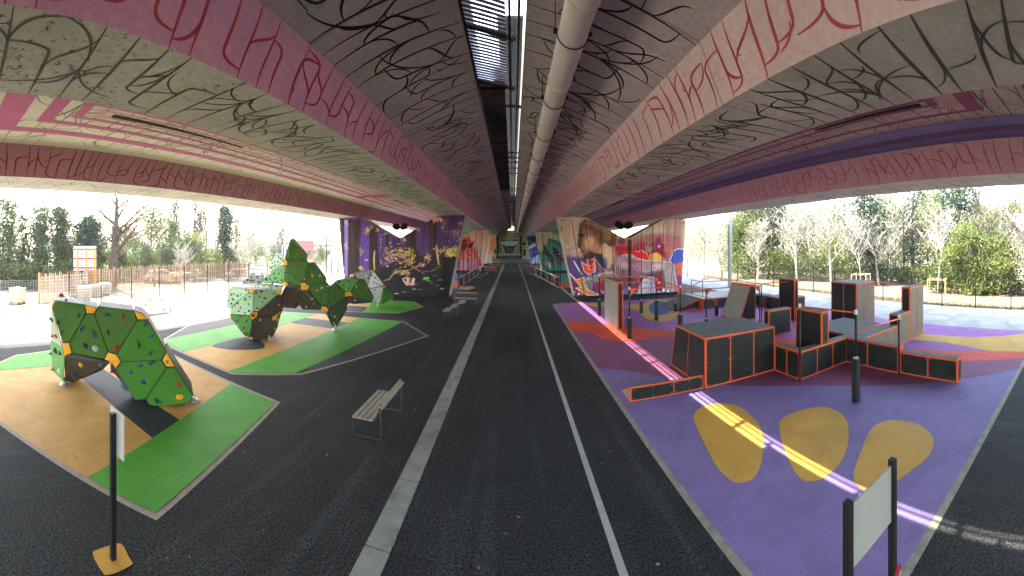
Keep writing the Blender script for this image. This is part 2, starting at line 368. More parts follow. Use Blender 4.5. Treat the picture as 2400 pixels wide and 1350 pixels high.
M['web_ro'] = paint_surface('outer_web_right', (.60, .33, .35), [(20, (.60, .36, .41)), (45, (.34, .16, .26)), (60, (.3, .2, .35)), (80, (.12, .38, .22))], .08)
M['conc'] = paint_surface('bare_concrete', (.62, .58, .49), [(80, (.62, .58, .49))], .12)
M['fascia'] = paint_surface('fascia_concrete', (.5, .48, .44), [(80, (.5, .48, .44))], .12)

def strokes_for(W, ya, yb, seed, row=.62, fan_every=3.4):
    """free-hand ornament in panel coordinates: p across (0..W), q along: sweeping lines across, leaf-shaped branches that leave and rejoin them, fans that gather in one point"""
    r = random.Random(seed); out = []
    def bez(a, b, c, d, w, n=10):
        P = []
        for i in range(n + 1):
            t = i / n; u = 1 - t
            P.append((u**3*a[0] + 3*u*u*t*b[0] + 3*u*t*t*c[0] + t**3*d[0], u**3*a[1] + 3*u*u*t*b[1] + 3*u*t*t*c[1] + t**3*d[1]))
        out.append((P, w))
    rows = []; q = ya
    while q < yb: rows.append((q, .5 * row * math.sin(q * .31 + seed), .32 * row * math.sin(q * .17), .4 * q + r.uniform(-.3, .3))); q += row * r.uniform(.7, 1.3)
    def ry(k, p):
        q, tilt, am, ph = rows[k]; t = p / W; return q + tilt * (t - .5) + am * math.sin(3.0 * t + ph)
    segs = []
    for k in range(len(rows)):
        a, b = 0.0, W
        m = r.random()
        if m < .30: a = W * r.uniform(.15, .5)
        elif m < .60: b = W * r.uniform(.5, .85)
        segs.append((a, b)); P = [(a + (b - a) * i / 9, ry(k, a + (b - a) * i / 9)) for i in range(10)]
        if m < .60:                       # the free end bends over into the next row
            kk = min(len(rows) - 1, k + 1) if r.random() < .5 else max(0, k - 1); s = 1 if m >= .30 else -1; e = P[-1] if s > 0 else P[0]
            x = min(max(e[0] + s * .35 * row, .02), W - .02); T = (x, ry(kk, x)); bz = []
            for i in range(1, 7):
                t = i / 6; u = 1 - t; c1 = (e[0] + s * .3 * row, e[1]); c2 = (x, e[1] * .4 + T[1] * .6); bz.append((u**3*e[0] + 3*u*u*t*c1[0] + 3*u*t*t*c2[0] + t**3*T[0], u**3*e[1] + 3*u*u*t*c1[1] + 3*u*t*t*c2[1] + t**3*T[1]))
            P = P + bz if s > 0 else bz[::-1] + P
        out.append((P, r.uniform(.85, 1.3)))
    for k in range(len(rows) - 1):
        for _ in range(max(1, int(W * 1.5))):
            p = r.uniform(.02, .85) * W; L = r.uniform(.35, .95) * min(W * .6, 1.1); s = r.choice((-1, 1)); e = p + s * L
            if not 0 < e < W: continue
            y0, y1 = ry(k, p), ry(k + 1, e)
            if r.random() < .5: y0, y1 = ry(k + 1, p), ry(k, e)
            m = r.random(); h = y1 - y0
            if m < .6: bez((p, y0), (p + s * L * .55, y0 + h * .02), (e - s * L * .05, y0 + h * .35), (e, y1), r.uniform(.75, 1.1))        # leaves tangentially, arrives square
            elif m < .85: bez((p, y0), (p + s * L * .5, y0), (e - s * L * .5, y1), (e, y1), r.uniform(.75, 1.1))                        # tangential at both ends
            else: bez((p, y0), (p + s * L * .1, y0 + h * .5), (p + s * L * .3, y0 + h * .85), (p + s * L * .6, y0 + h * .8), .8, 8)     # short hook
    f = ya + r.uniform(0, fan_every)
    while f < yb:
        k0 = min(range(len(rows)), key=lambda k: abs(rows[k][0] - f)); p0 = W * r.uniform(.1, .5); sg = 1
        if r.random() < .5: p0 = W - p0; sg = -1
        if W > 1.6:
            for e in (-2, -1, 1, 2):          # long whips gather tangentially in one point of a line
                k1 = k0 + e
                if not 0 <= k1 < len(rows) or r.random() < .2: continue
                x = min(max(p0 + sg * W * (.22 + .09 * abs(e)) * r.uniform(.85, 1.1), .02), W - .02); ya_, yb_ = ry(k0, p0), ry(k1, x)
                bez((p0, ya_), (p0 + sg * abs(x - p0) * .55, ya_ + (yb_ - ya_) * .03), (x - sg * .02, ya_ + (yb_ - ya_) * .45), (x, yb_), r.uniform(.85, 1.15), 14)
        sg = -sg
        cx, cy, R0 = p0 - sg * .05, f + r.choice((-.1, .1)), r.uniform(.06, .11); P = []
        for i in range(13):
            a = i / 12 * 4.4; rr = R0 * (1 - i / 15); P.append((cx + sg * rr * math.cos(a), cy + rr * math.sin(a)))
        out.append((P, .6)); f += fan_every * r.uniform(.7, 1.3)
    return out
def ornament(mb, A, B, ya, yb, seed, width=.036, row=.62, fan=3.4, off=.004, zs=None):
    """strokes laid over the strip from line A=(x,z) to line B=(x,z), running along y"""
    W = math.hypot(B[0] - A[0], B[1] - A[1]); ux, uz = (B[0] - A[0]) / W, (B[1] - A[1]) / W
    nx, nz = -uz, ux
    if nz > 0 or (abs(nz) < 1e-6): nx, nz = -nx, -nz
    for P, w in strokes_for(W, ya, yb, seed, row, fan):
        n = len(P); L = []; Rr = []
        for i, (p, q) in enumerate(P):
            a = P[max(i - 1, 0)]; b = P[min(i + 1, n - 1)]; dx, dy = b[0] - a[0], b[1] - a[1]; l = math.hypot(dx, dy) or 1
            t = i / (n - 1); h = width * w * (.22 + .78 * math.sin(math.pi * min(max(t, .03), .97)) ** .8) / 2
            L.append((p - dy / l * h, q + dx / l * h)); Rr.append((p + dy / l * h, q - dx / l * h))
        def X(pq):
            p = min(max(pq[0], 0), W); return (A[0] + ux * p + nx * off, pq[1], A[1] + uz * p + nz * off + (zs(pq[1]) if zs else 0))
        k = len(mb.v)
        for a, b in zip(L, Rr): mb.v += [X(a), X(b)]
        for i in range(n - 1): mb.f.append((k + 2*i, k + 2*i + 1, k + 2*i + 3, k + 2*i + 2)); mb.mi.append(0)
def strip(mb, A, B, slope, mi=0, ya=DY0, yb=DY1, n=1):
    for i in range(n):
        a = ya + (yb - ya) * i / n; b = ya + (yb - ya) * (i + 1) / n
        mb.poly([(A[0], a, A[1] + slope * a), (B[0], a, B[1] + slope * a), (B[0], b, B[1] + slope * b), (A[0], b, A[1] + slope * b)], mi)

LINE_DARK = dull('line_black', (.022, .022, .021), .25, 3, .8); LINE_OLIVE = dull('line_olive', (.075, .07, .05), .3, 3, .8)
LINE_RED = dull('line_red', (.46, .05, .065), .15, 3, .75); LINE_RED2 = dull('line_coral', (.52, .085, .085), .15, 3, .75)
LINE_WINE = dull('line_wine', (.25, .018, .04), .15, 3, .75); LINE_TAN = dull('line_tan', (.28, .22, .16), .2, 3, .8)
PINK_A = dull('band_pink', (.50, .10, .22), .15, 1.5, .8); PINK_B = dull('band_magenta', (.30, .03, .10), .2, 1.5, .8)
PINK_L = dull('band_salmon', (.60, .27, .25), .12, 1.5, .8); LILAC = dull('band_lilac', (.17, .12, .25), .15, 1.5, .8); PLUMB = dull('band_plum', (.12, .035, .09), .15, 1.5, .8)

def deck(side, P, mats, slope, seed, label):
    """P: profile points (x,z above ground) from the gap edge outward"""
    root = empty('viaduct_deck', (0, 0, 0), 0, label, 'bridge deck', 'parallel viaduct decks overhead')
    X = lambda i: (P[i][0], P[i][1])
    zz = lambda y: slope * y
    def surf(name, a, b, m):
        mb = MB(); strip(mb, X(a), X(b), slope); return mb.build(name, m, root)
    surf('inner_soffit', 0, 1, mats[0]); surf('girder_web', 1, 2, mats[1]); surf('girder_soffit', 2, 3, mats[2])
    mb = MB(); strip(mb, X(3), X(4), slope); mb.build('girder_web', mats[3], root)
    surf('recess_soffit', 4, 5, mats[3]); surf('girder_web', 5, 6, mats[4]); surf('girder_soffit', 6, 7, mats[5])
    mb = MB(); strip(mb, X(7), X(8), slope); strip(mb, X(8), X(9), slope); mb.build('outer_soffit', M['conc'], root)
    mb = MB(); x9, z9 = X(9); x0, z0 = X(0)
    strip(mb, (x9, z9), (x9, z9 + 1.0), slope); strip(mb, (x9, z9 + 1.0), (x9 - side * .35, z9 + 1.0), slope); strip(mb, (x9 - side * .35, z9 + 1.0), (x9 - side * .35, z9 + .35), slope)
    strip(mb, (x9 - side * .35, z9 + .35), (x0 + side * .3, z0 + .5), slope)
    strip(mb, (x0 + side * .3, z0 + .5), (x0 + side * .3, z0 + 1.1), slope); strip(mb, (x0 + side * .3, z0 + 1.1), (x0, z0 + 1.1), slope); strip(mb, (x0, z0 + 1.1), (x0, z0), slope)
    for yy in (DY0, DY1):
        pts = [(p[0], yy, p[1] + slope * yy) for p in P] + [(x9, yy, z9 + 1 + slope * yy), (x0, yy, z0 + 1.1 + slope * yy)]; mb.poly(pts)
    mb.build('parapet', M['fascia'], root)
    mb = MB(); ex = x0 + side * .05            # stained rim along the gap, its dark carried up to dim the sunlit face
    strip(mb, (x0 - side * .003, z0 - .004), (x0 + side * .09, z0 - .004), slope); strip(mb, (x0 - side * .004, z0 - .004), (x0 - side * .004, z0 + 1.09), slope)
    mb.build('stained_dimmed_rim', M['rim'], root)
    return root
t = NT('stained_dimmed_rim'); geo = t.n('ShaderNodeNewGeometry'); f = t.noise(7, 5, .8, geo.outputs['Position'])
M['rim'] = t.out(t.ramp(f, [(.35, (.015, .017, .012)), (.55, (.07, .065, .045)), (.75, (.2, .19, .16))]), .9)
PL = [(-.885, 8.30), (-3.16, 7.60), (-3.62, 6.72), (-5.70, 6.72), (-6.15, 7.70), (-12.1, 7.72), (-12.75, 6.72), (-15.5, 6.72), (-16.0, 7.75), (-19.9, 8.25)]
PRT = [(.235, 8.32), (2.86, 7.58), (3.30, 6.66), (5.30, 6.66), (5.75, 7.62), (11.15, 7.66), (11.85, 6.66), (14.2, 6.66), (14.8, 7.7), (18.6, 8.25)]
SL, SR = -.006, -.009
dl = deck(-1, PL, [M['soffit_in'], M['web_l'], M['soffit_low_l'], M['recess_l'], M['web_lo'], M['conc']], SL, 1, 'left viaduct deck with magenta pink girder and mould-spotted soffit')
dr = deck(1, PRT, [M['soffit_in'], M['web_r'], M['soffit_low_r'], M['recess_r'], M['web_ro'], M['conc']], SR, 2, 'right viaduct deck with dusty rose girder, pipe hung below its edge')
def orn(root, PP, sl, a, b, mat, seed, **k):
    mb = MB(); ornament(mb, PP[a], PP[b], -5, 62, seed, zs=lambda y: sl * y, **k); mb.build('painted_ornament', mat, root)
for root, PP, sl, s0, mm in ((dl, PL, SL, 11, (LINE_DARK, LINE_RED, LINE_OLIVE, LINE_OLIVE, LINE_WINE, LINE_TAN)), (dr, PRT, SR, 31, (LINE_DARK, LINE_RED2, LINE_DARK if False else LINE_OLIVE, LINE_OLIVE, LINE_RED2, LINE_TAN))):
    orn(root, PP, sl, 0, 1, mm[0], s0, width=.05, row=.5, fan=2.4)
    orn(root, PP, sl, 1, 2, mm[1], s0 + 1, width=.052, row=.42, fan=2.4)
    orn(root, PP, sl, 2, 3, mm[2], s0 + 2, width=.05, row=.44, fan=2.4)
    orn(root, PP, sl, 5, 6, mm[4], s0 + 3, width=.048, row=.42, fan=2.6)
    orn(root, PP, sl, 4, 5, mm[3], s0 + 4, width=.03, row=.55, fan=3.6)
    orn(root, PP, sl, 6, 7, mm[5], s0 + 5, width=.035, row=.6, fan=3.5)
# slots in the recesses, framed by painted rectangles
def slot_frames(root, PP, sl, xs, ya, yb, cols, side, k0):
    z = lambda x, y: PP[4][1] + (PP[5][1] - PP[4][1]) * (x - PP[4][0]) / (PP[5][0] - PP[4][0]) + sl * y
    def rect(mb, x0, x1, y0, y1, off):
        x0, x1 = max(min(x0, x1), min(PP[4][0], PP[5][0])), min(max(x0, x1), max(PP[4][0], PP[5][0]))
        if x1 - x0 < .02: return
        mb.poly([(x0, y0, z(x0, y0) - off), (x1, y0, z(x1, y0) - off), (x1, y1, z(x1, y1) - off), (x0, y1, z(x0, y1) - off)])
    mb = MB(); mb.box((xs - .075, ya, z(xs, ya) - .03), (xs + .075, yb, z(xs, ya) + .06)); mb.build('deck_slot', M['dark_void'], root)
    for i, (d0, d1, e0, e1, m) in enumerate(cols):
        mb = MB(); off = .008 + .0005 * i
        rect(mb, xs - d1, xs - d0, ya - e1, yb + e1, off); rect(mb, xs + d0, xs + d1, ya - e1, yb + e1, off)
        rect(mb, xs - d0, xs + d0, ya - e1, ya - e0, off); rect(mb, xs - d0, xs + d0, yb + e0, yb + e1, off)
        mb.build('painted_band', m, root)
for j in range(3):
    ya = 4.4 + j * 20.6 if j else 4.4
    ya = [4.4, 25.5, 46.5][j]; yb = [20.8, 42, 62][j]
    slot_frames(dl, PL, SL, -8.55, ya, yb, [(.17, .27, .25, .42, PINK_L), (.42, .58, .7, .95, PINK_A), (.95, 1.2, 1.35, 1.75, PINK_A), (1.75, 2.15, 2.2, 2.9, PINK_A)], -1, 0)
    slot_frames(dr, PRT, SR, 7.75, ya - .6, yb - .6, [(.13, .23, .15, .4, PINK_B), (.42, .52, .5, .8, PINK_L), (.75, .9, .9, 1.3, PINK_B), (1.2, 1.32, 1.5, 1.55, PINK_L)], 1, 0)
for root, PP, sl, xa, xb, ys, m in ((dl, PL, SL, -6.2, -12.05, [(0.55, -.9), (-2.5, -6)], PINK_A), (dr, PRT, SR, 5.8, 11.1, [(1.35, .25), (-1.6, -2.6)], PINK_B)):
    for (a, b) in ys:
        mb = MB(); mb.poly([(xa, a, PP[4][1] - .012), (xb, a, PP[5][1] - .014), (xb, b, PP[5][1] - .014), (xa, b, PP[4][1] - .012)]); mb.build('painted_band', m, root)
mb = MB(); zr = lambda x: 7.62 + .04 * (x - 5.75) / 5.4
for x0, x1, o_ in ((9.15, 9.9, .013),):
    mb.poly([(x0, -6, zr(x0) - o_ + .054), (x1, -6, zr(x1) - o_ + .054), (x1, 70, zr(x1) - o_ - .63), (x0, 70, zr(x0) - o_ - .63)])
mb.build('painted_band', LILAC, dr)
mb = MB()
for x0, x1, o_ in ((9.9, 10.4, .0135),):
    mb.poly([(x0, -6, zr(x0) - o_ + .054), (x1, -6, zr(x1) - o_ + .054), (x1, 70, zr(x1) - o_ - .63), (x0, 70, zr(x0) - o_ - .63)])
mb.build('painted_band', PLUMB, dr)
mb = MB(); mb.poly([(10.4, -6, zr(10.4) - .014 + .054), (11.14, -6, zr(11.1) - .014 + .054), (11.14, 70, zr(11.1) - .014 - .63), (10.4, 70, zr(10.4) - .014 - .63)])
mb.build('painted_band', LILAC, dr)

# grating and screens that close the gap between the decks
t = NT('louvre_blade'); M['louvre'] = t.out((.34, .33, .45), .35, .3)
t = NT('screen_mesh'); f = t.noise(.6, 5, .6, dist=1.0)
M['screen'] = t.out(t.ramp(f, [(.35, (.10, .08, .08)), (.55, (.28, .20, .18)), (.7, (.20, .26, .40))]), .6, .0)  # blue and brown tones paint reflections onto the dark screens
gr = empty('gap_grating', (-.33, 3, 8.35), 0, 'steel louvres and dark mesh screens closing the slot between both decks', 'grating')
mb = MB(); y = 0.0
while y < 6.1:
    L_ = [(-.53, y - .24, -.04), (.2, y + .16, -.04)]; t_ = Vector((0, .092, 0)); u_ = Vector((0, .139, .08)); a_, b2_ = map(Vector, L_); mb.hexa([a_, b2_, b2_ + t_, a_ + t_], [a_ + u_, b2_ + u_, b2_ + u_ + t_, a_ + u_ + t_]); y += .125
mb.build('louvre', M['louvre'], gr)
mb = MB()
for y in (1.5, 3.95, 6.25): mb.bar((-.53, y - .27, -.02), (.37, y + .25, -.02), .06, .07)
mb.bar((-.535, -3, -.04), (-.535, 6.3, -.04), .03, .05)
mb.build('grating_frame', M['black_steel'], gr)
mb = MB(); y = 5.95
while y < 80:
    z = -.0075 * (y + 3)
    mb.poly([(-.545, y, z + .03), (.13, y + .02, z + .03), (.13, y + 2.5, z + .012), (-.545, y + 2.5, z + .012)]); y += 2.4
mb.build('mesh_screen', M['screen'], gr)
y = 6.3
while y < 62:
    mb = MB(); z = -.0075 * (y + 3); mb.bar((-.54, y - .02, z - .01), (.14, y + .02, z - .01), .05, .05)
    if y < 22:
        for k in range(1, 24): mb.bar((-.54, y + k * .1, z + .004), (.13, y + k * .1, z + .004), .02, .012)
    mb.build('screen_rib', M['black_steel'], gr); y += 2.4
cv = MB()
cv.box((-.40, 9.2, 10.0), (1.1, 80, 10.06)); cv.box((-.22, 31, 8.42), (.26, 86, 8.5)); cvo = cv.build('added_sky_blocker', M['black_steel'])  # added strips: hide the sky in the slot, let the sun lanes pass
tag(cvo, 'added dark strip hiding the sky above the open slot at the right deck edge', 'cover')
# split the slot so that sun comes down in two lanes
mb = MB(); mb.bar((.105, -26, 8.56), (.105, 80, 7.8), .05, .05); mb.bar((-.06, -26, 8.56), (-.06, 80, 7.8), .05, .05); k = -26
while k < 80:
    mb.bar((-.2, k, 8.36 - .0072 * k), (.235, k + .1, 8.36 - .0072 * k), .07 + .05 * rnd.random(), .04); k += rnd.choice((.9, 1.3, 1.9, 3.1, 5.2))
mb.build('slot_divider', M['black_steel'], gr).location = (.33, -3, -8.35)

# hanging pipe
t = NT('pipe_coat'); geo = t.n('ShaderNodeNewGeometry'); f = t.noise(1.2, 5, .6, geo.outputs['Position']); M['pipe'] = t.out(t.ramp(f, [(.3, (.60, .54, .46)), (.7, (.74, .67, .58))]), .55)
pr = empty('drain_pipe', (.955, 0, 7.72), 0, 'thick beige pipe hung on straps under the right deck edge', 'pipe')
mb = MB(); mb.sm = True; pts = [(0, y, -.009 * y) for y in range(-20, 84, 4)]; mb.tube(pts, .235, 28); mb.build('pipe_run', M['pipe'], pr)
y = -2.8; k = 0
while y < 70:
    z = -.009 * y; mb = MB(); mb.sm = True; mb.tube([(0, y - .03, z), (0, y + .03, z + .0)], .252, 28); mb.build('pipe_collar', M['fascia'] if False else M['pipe'], pr)
    q = y + .9; z = -.009 * q; mb = MB(); a = [(.262 * math.cos(R(t_)), q, z + .262 * math.sin(R(t_))) for t_ in range(180, 361, 12)]
    mb.tube(a, .011, 5); 
    for s_ in (-1, 1): mb.tube([(s_ * .262, q, z), (s_ * .285, q, z + .03), (s_ * .285, q, z + .5)], .009, 5); mb.box((s_ * .285 - .03, q - .03, z - .02), (s_ * .285 + .03, q + .03, z + .03))
    mb.build('hanger', M['black_steel'], pr); y += 2.55; k += 1
# ------------------------------------------------------------------ spray-painted murals: pigment per vertex of a fine wall mesh
PAINTK = 1.0
class Paint:
    def __init__(s, x0, y0, x1, y1, step):
        s.x0, s.y0, s.st = x0, y0, step; s.W = int((x1 - x0) / step); s.H = int((y1 - y0) / step)
        s.im = np.zeros((s.H, s.W, 3)); s.yy, s.xx = np.mgrid[0:s.H, 0:s.W]; s.xx = s.x0 + (s.xx + .5) * step; s.yy = s.y0 + (s.yy + .5) * step
        s.r = np.random.RandomState(5)
    def c(s, col): return np.array(srgb(tuple(x / 255 for x in col))) * PAINTK
    def blend(s, m, col, sl=None):
        sl = sl or (slice(None), slice(None)); s.im[sl] = s.im[sl] * (1 - m[..., None]) + col * m[..., None]
    def field(s, sc, seed):
        r = np.random.RandomState(seed); out = np.zeros((s.H, s.W)); a = 1
        for o in range(4):
            n = max(2, int(s.W * s.st / sc * 2 ** o)) + 2; h = max(2, int(s.H * s.st / sc * 2 ** o)) + 2
            g = r.rand(h, n); X = np.linspace(0, n - 1.001, s.W); Y = np.linspace(0, h - 1.001, s.H)
            xi = X.astype(int); yi = Y.astype(int); fx = X - xi; fy = (Y - yi)[:, None]; fx = fx * fx * (3 - 2 * fx); fy = fy * fy * (3 - 2 * fy)
            q = g[yi][:, xi] * (1 - fx) + g[yi][:, xi + 1] * fx; p = g[yi + 1][:, xi] * (1 - fx) + g[yi + 1][:, xi + 1] * fx
            out += a * (q * (1 - fy) + p * fy); a *= .5
        return out / 1.875
    def grad(s, stops):                # vertical gradient
        ys = [a for a, _ in stops]; cs = np.array([s.c(b) for _, b in stops])
        for k in range(3): s.im[..., k] = np.interp(s.yy, ys, cs[:, k])
    def poly(s, pts, col, soft=0, alpha=1.0, tex=0):
        p = np.array(pts, float); m0 = soft * 2 + 2 * s.st
        i0 = max(0, int((p[:, 0].min() - m0 - s.x0) / s.st)); i1 = min(s.W, int((p[:, 0].max() + m0 - s.x0) / s.st) + 1)
        j0 = max(0, int((p[:, 1].min() - m0 - s.y0) / s.st)); j1 = min(s.H, int((p[:, 1].max() + m0 - s.y0) / s.st) + 1)
        if i1 <= i0 or j1 <= j0: return
        sl = (slice(j0, j1), slice(i0, i1)); X = s.xx[sl]; Y = s.yy[sl]; ins = np.zeros(X.shape, bool); n = len(p); dm = np.full(X.shape, 1e9)
        for k in range(n):
            (xa, ya), (xb, yb) = p[k], p[(k + 1) % n]
            c = ((ya > Y) != (yb > Y)) & (X < (xb - xa) * (Y - ya) / ((yb - ya) or 1e-9) + xa); ins ^= c
            if soft:
                L = (xb - xa) ** 2 + (yb - ya) ** 2 or 1e-9; t = np.clip(((X - xa) * (xb - xa) + (Y - ya) * (yb - ya)) / L, 0, 1)
                dm = np.minimum(dm, (X - xa - t * (xb - xa)) ** 2 + (Y - ya - t * (yb - ya)) ** 2)
        m = ins.astype(float)
        if soft: d = np.sqrt(dm) * np.where(ins, 1, -1); m = np.clip(d / (2 * soft) + .5, 0, 1); m = m * m * (3 - 2 * m)
        if tex: m = m * np.clip(1 - tex * s.r.rand(*m.shape), 0, 1)
        s.blend(m * alpha, s.c(col), sl)
    def ell(s, cx, cy, rx, ry, col, soft=3, alpha=1, rot=0):
        a = [2 * math.pi * i / 20 for i in range(20)]; c, q = math.cos(R(rot)), math.sin(R(rot))
        s.poly([(cx + rx * math.cos(t) * c - ry * math.sin(t) * q, cy + rx * math.cos(t) * q + ry * math.sin(t) * c) for t in a], col, soft, alpha)
    def line(s, pts, w, col, alpha=1, soft=2):
        L, Q = [], []
        for i, p in enumerate(pts):
            a = pts[max(0, i - 1)]; b = pts[min(len(pts) - 1, i + 1)]; dx, dy = b[0] - a[0], b[1] - a[1]; l = math.hypot(dx, dy) or 1
            ww = w * (.35 + .65 * math.sin(math.pi * (i + .5) / len(pts))) / 2
            L.append((p[0] - dy / l * ww, p[1] + dx / l * ww)); Q.append((p[0] + dy / l * ww, p[1] - dx / l * ww))
        s.poly(L + Q[::-1], col, soft, alpha)
    def flecks(s, n, cx, cy, sx, sy, size, cols, ang=0, alpha=1):
        for _ in range(n):
            x = cx + s.r.randn() * sx; y = cy + s.r.randn() * sy; a = R(ang + s.r.randn() * 30); l = size * .8 * (.4 + s.r.rand()); w_ = l * (.25 + .3 * s.r.rand())
            c, q = math.cos(a), math.sin(a); P = [(-l, 0), (-l * .2, -w_), (l, -w_ * .2), (l * .3, w_)]
            s.poly([(x + u * c - v * q, y + u * q + v * c) for u, v in P], cols[s.r.randint(len(cols))], 1, alpha)
    def grime(s, amt=.18, sc=140, seed=3, streak=.12):
        s.im *= (1 + amt * (s.field(sc, seed) - .5) * 2)[..., None]
        st = np.repeat(s.r.rand(1, s.W), s.H, 0); k = np.ones(9) / 9; st = np.apply_along_axis(lambda v: np.convolve(v, k, 'same'), 1, st[:1]); s.im *= (1 + streak * (st - .5) * 2 * 3)[..., None]
        s.im *= (1 + .08 * s.r.randn(s.H, s.W))[..., None]; s.im = np.clip(np.clip(s.im, .003, 1) ** 1.22 * 1.32, .003, .9)
    def sample(s, X, Y):
        i = np.clip(((X - s.x0) / s.st - .5), 0, s.W - 1.001); j = np.clip(((Y - s.y0) / s.st - .5), 0, s.H - 1.001)
        a = i.astype(int); b = j.astype(int); fx = (i - a)[..., None]; fy = (j - b)[..., None]
        return (s.im[b, a] * (1 - fx) + s.im[b, a + 1] * fx) * (1 - fy) + (s.im[b + 1, a] * (1 - fx) + s.im[b + 1, a + 1] * fx) * fy
t = NT('mural_paint'); at = t.n('ShaderNodeAttribute'); at.attribute_name = 'paint'; geo = t.n('ShaderNodeNewGeometry')
f = t.noise(14, 4, .7, geo.outputs['Position']); t.bump(f, .25, .01)
M['mural'] = t.out(t.mix(.12, at.outputs[0], t.ramp(f, [(.3, .2), (.7, .8)]), 'OVERLAY'), .75, spec=.25)
M['pier_side'] = None
t = NT('pier_side'); geo = t.n('ShaderNodeNewGeometry'); f = t.noise(2.0, 6, .7, geo.outputs['Position'])
M['pier_side'] = t.out(t.ramp(f, [(.3, (.30, .30, .27)), (.6, (.48, .48, .44)), (.8, (.55, .55, .5))]), .85)

def pier(side, y, prof, bot, paint, crop, label, nx=250, nz=150, thick=1.3, zc=0.0):
    """prof: (x,z) points of the top line from the inner to the outer corner; bot: x of the inner and outer foot"""
    root = empty('v_pier', (0, y, 0), 0, label, 'bridge pier', 'V-notched concrete piers under the decks')
    px = [abs(p[0]) for p in prof]; pz = [p[1] for p in prof]; x0, x1 = px[0], px[-1]; b0, b1 = abs(bot[0]), abs(bot[1]); zb = .22
    S = np.linspace(0, 1, nx); S = np.unique(np.concatenate([S, [(q - x0) / (x1 - x0) for q in px]])); nx = len(S); T = np.linspace(0, 1, nz)
    top = np.interp(x0 + S * (x1 - x0), px, pz); Z = zb + T[:, None] * (top[None] - zb)
    zt = pz[0]; k = np.clip((Z - zb) / (zt - zb), 0, 1); xa = b0 + (x0 - b0) * k; xb = b1 + (x1 - b1) * k
    X = (xa + (xb - xa) * S[None]) * side
    yy = y - .0
    r = np.hypot(X, yy); U = U0 + KF * np.arctan2(X, yy); V = V0 - KF * (Z - CAMZ) / r
    cx, cy, sc = crop; col = paint.sample((U - cx) * sc, (V - cy) * sc)
    mb = MB(); mb.v = [(a, 0.0, b) for a, b in zip(X.ravel().tolist(), Z.ravel().tolist())]
    F = []
    for j in range(nz - 1):
        o = j * nx
        for i in range(nx - 1):
            q = (o + i, o + i + 1, o + nx + i + 1, o + nx + i); F.append(q if side > 0 else q[::-1])
    mb.f = F; mb.mi = [0] * len(F); mb.col = np.concatenate([col.reshape(-1, 3), np.ones((nx * nz, 1))], 1)
    mb.build('mural', M['mural'], root)
    mb = MB(); out = [(side * b0, zb)] + [(side * a, b) for a, b in zip(px, pz)] + [(side * b1, zb)]
    fr = [(a, .004, b) for a, b in out]; bk = [(a, thick, b) for a, b in out]; n = len(out); mb.poly(bk if side < 0 else bk[::-1]); 
    for i in range(n):
        j = (i + 1) % n; mb.poly([fr[i], fr[j], bk[j], bk[i]])
    mb.build('pier_body', M['pier_side'], root)
    mb = MB(); mb.box((min(side * (b0 + .25), side * (b1 - .25)), .2, -.05), (max(side * (b0 + .25), side * (b1 - .25)), thick - .1, .22)); mb.build('plinth', M['black_steel'], root)
    for xq in ((px[0] + px[1]) / 2, (px[-1] + px[-2]) / 2):
        mb = MB(); mb.box((side * xq - .38, .25, pz[0] - .0), (side * xq + .38, 1.0, pz[0] + .13)); mb.build('bearing', M['black_steel'], root)
    return root
def grooves(root, y, lines, crop, w=.05):
    cx, cy, sc = crop
    for (xa, ya, xb, yb) in lines:
        a = PY(cx + xa / sc, cy + ya / sc, y - .004); b = PY(cx + xb / sc, cy + yb / sc, y - .004); mb = MB()
        d = Vector((w / 2, 0, 0)); mb.hexa([a - d + Vector((0, .03, 0)), a + d + Vector((0, .03, 0)), a + d - Vector((0, .004, 0)), a - d - Vector((0, .004, 0))],
                                       [b - d + Vector((0, .03, 0)), b + d + Vector((0, .03, 0)), b + d - Vector((0, .004, 0)), b - d - Vector((0, .004, 0))])
        o = mb.build('groove', M['dark_void'], root); o.location = (0, -y, 0)
YP = 28.2
# left mural: violet wood with dark trunks, leaves and a pond
CL = (780, 490, 6.135)
p = Paint(40, 40, 1960, 1350, 4.2)
p.grad([(60, (92, 66, 112)), (420, (92, 68, 118)), (640, (80, 60, 100)), (760, (58, 48, 60)), (1000, (54, 50, 58)), (1300, (58, 56, 64))])
p.poly([(380,150),(520,150),(530,880),(385,880)], (104, 78, 146), 8); p.poly([(640,250),(860,380),(860,780),(660,860)], (98, 74, 134), 10)
p.poly([(1150,300),(1400,130),(1420,640),(1180,690)], (94, 70, 116), 14); p.poly([(80,150),(230,150),(215,1000),(150,1000)], (104, 84, 116), 8)
p.poly([(160,150),(222,150),(212,960),(165,960)], (140, 122, 180), 4)
p.poly([(880,430),(980,430),(990,780),(880,820)], (84, 52, 108), 6)
for q in ([(120,150),(165,150),(170,920),(140,920)], [(222,160),(392,160),(382,620),(392,1010),(222,1010)], [(515,215),(580,250),(600,900),(520,900),(530,600)], [(575,250),(635,290),(650,620),(690,900),(610,900)],
          [(760,340),(815,380),(800,740),(745,760)], [(860,380),(890,420),(880,1260),(845,1200)], [(1050,380),(1195,290),(1200,560),(1260,690),(1040,720)], [(1370,180),(1500,110),(1480,620),(1540,800),(1390,720),(1400,420)]):
    p.poly(q, (70, 56, 60), 4)
for q in ([(235,200),(300,180),(300,900),(240,900)], [(1395,210),(1440,180),(1440,600),(1420,640)], [(1060,420),(1110,360),(1110,640),(1060,660)]): p.poly(q, (86, 70, 74), 16, .7)
p.poly([(1560,640),(1830,560),(1790,700),(1700,730),(1700,1300),(1500,1290),(1560,900)], (48, 42, 42), 8); p.poly([(1040,690),(1560,690),(1500,940),(1000,900)], (62, 46, 58), 20, .8)
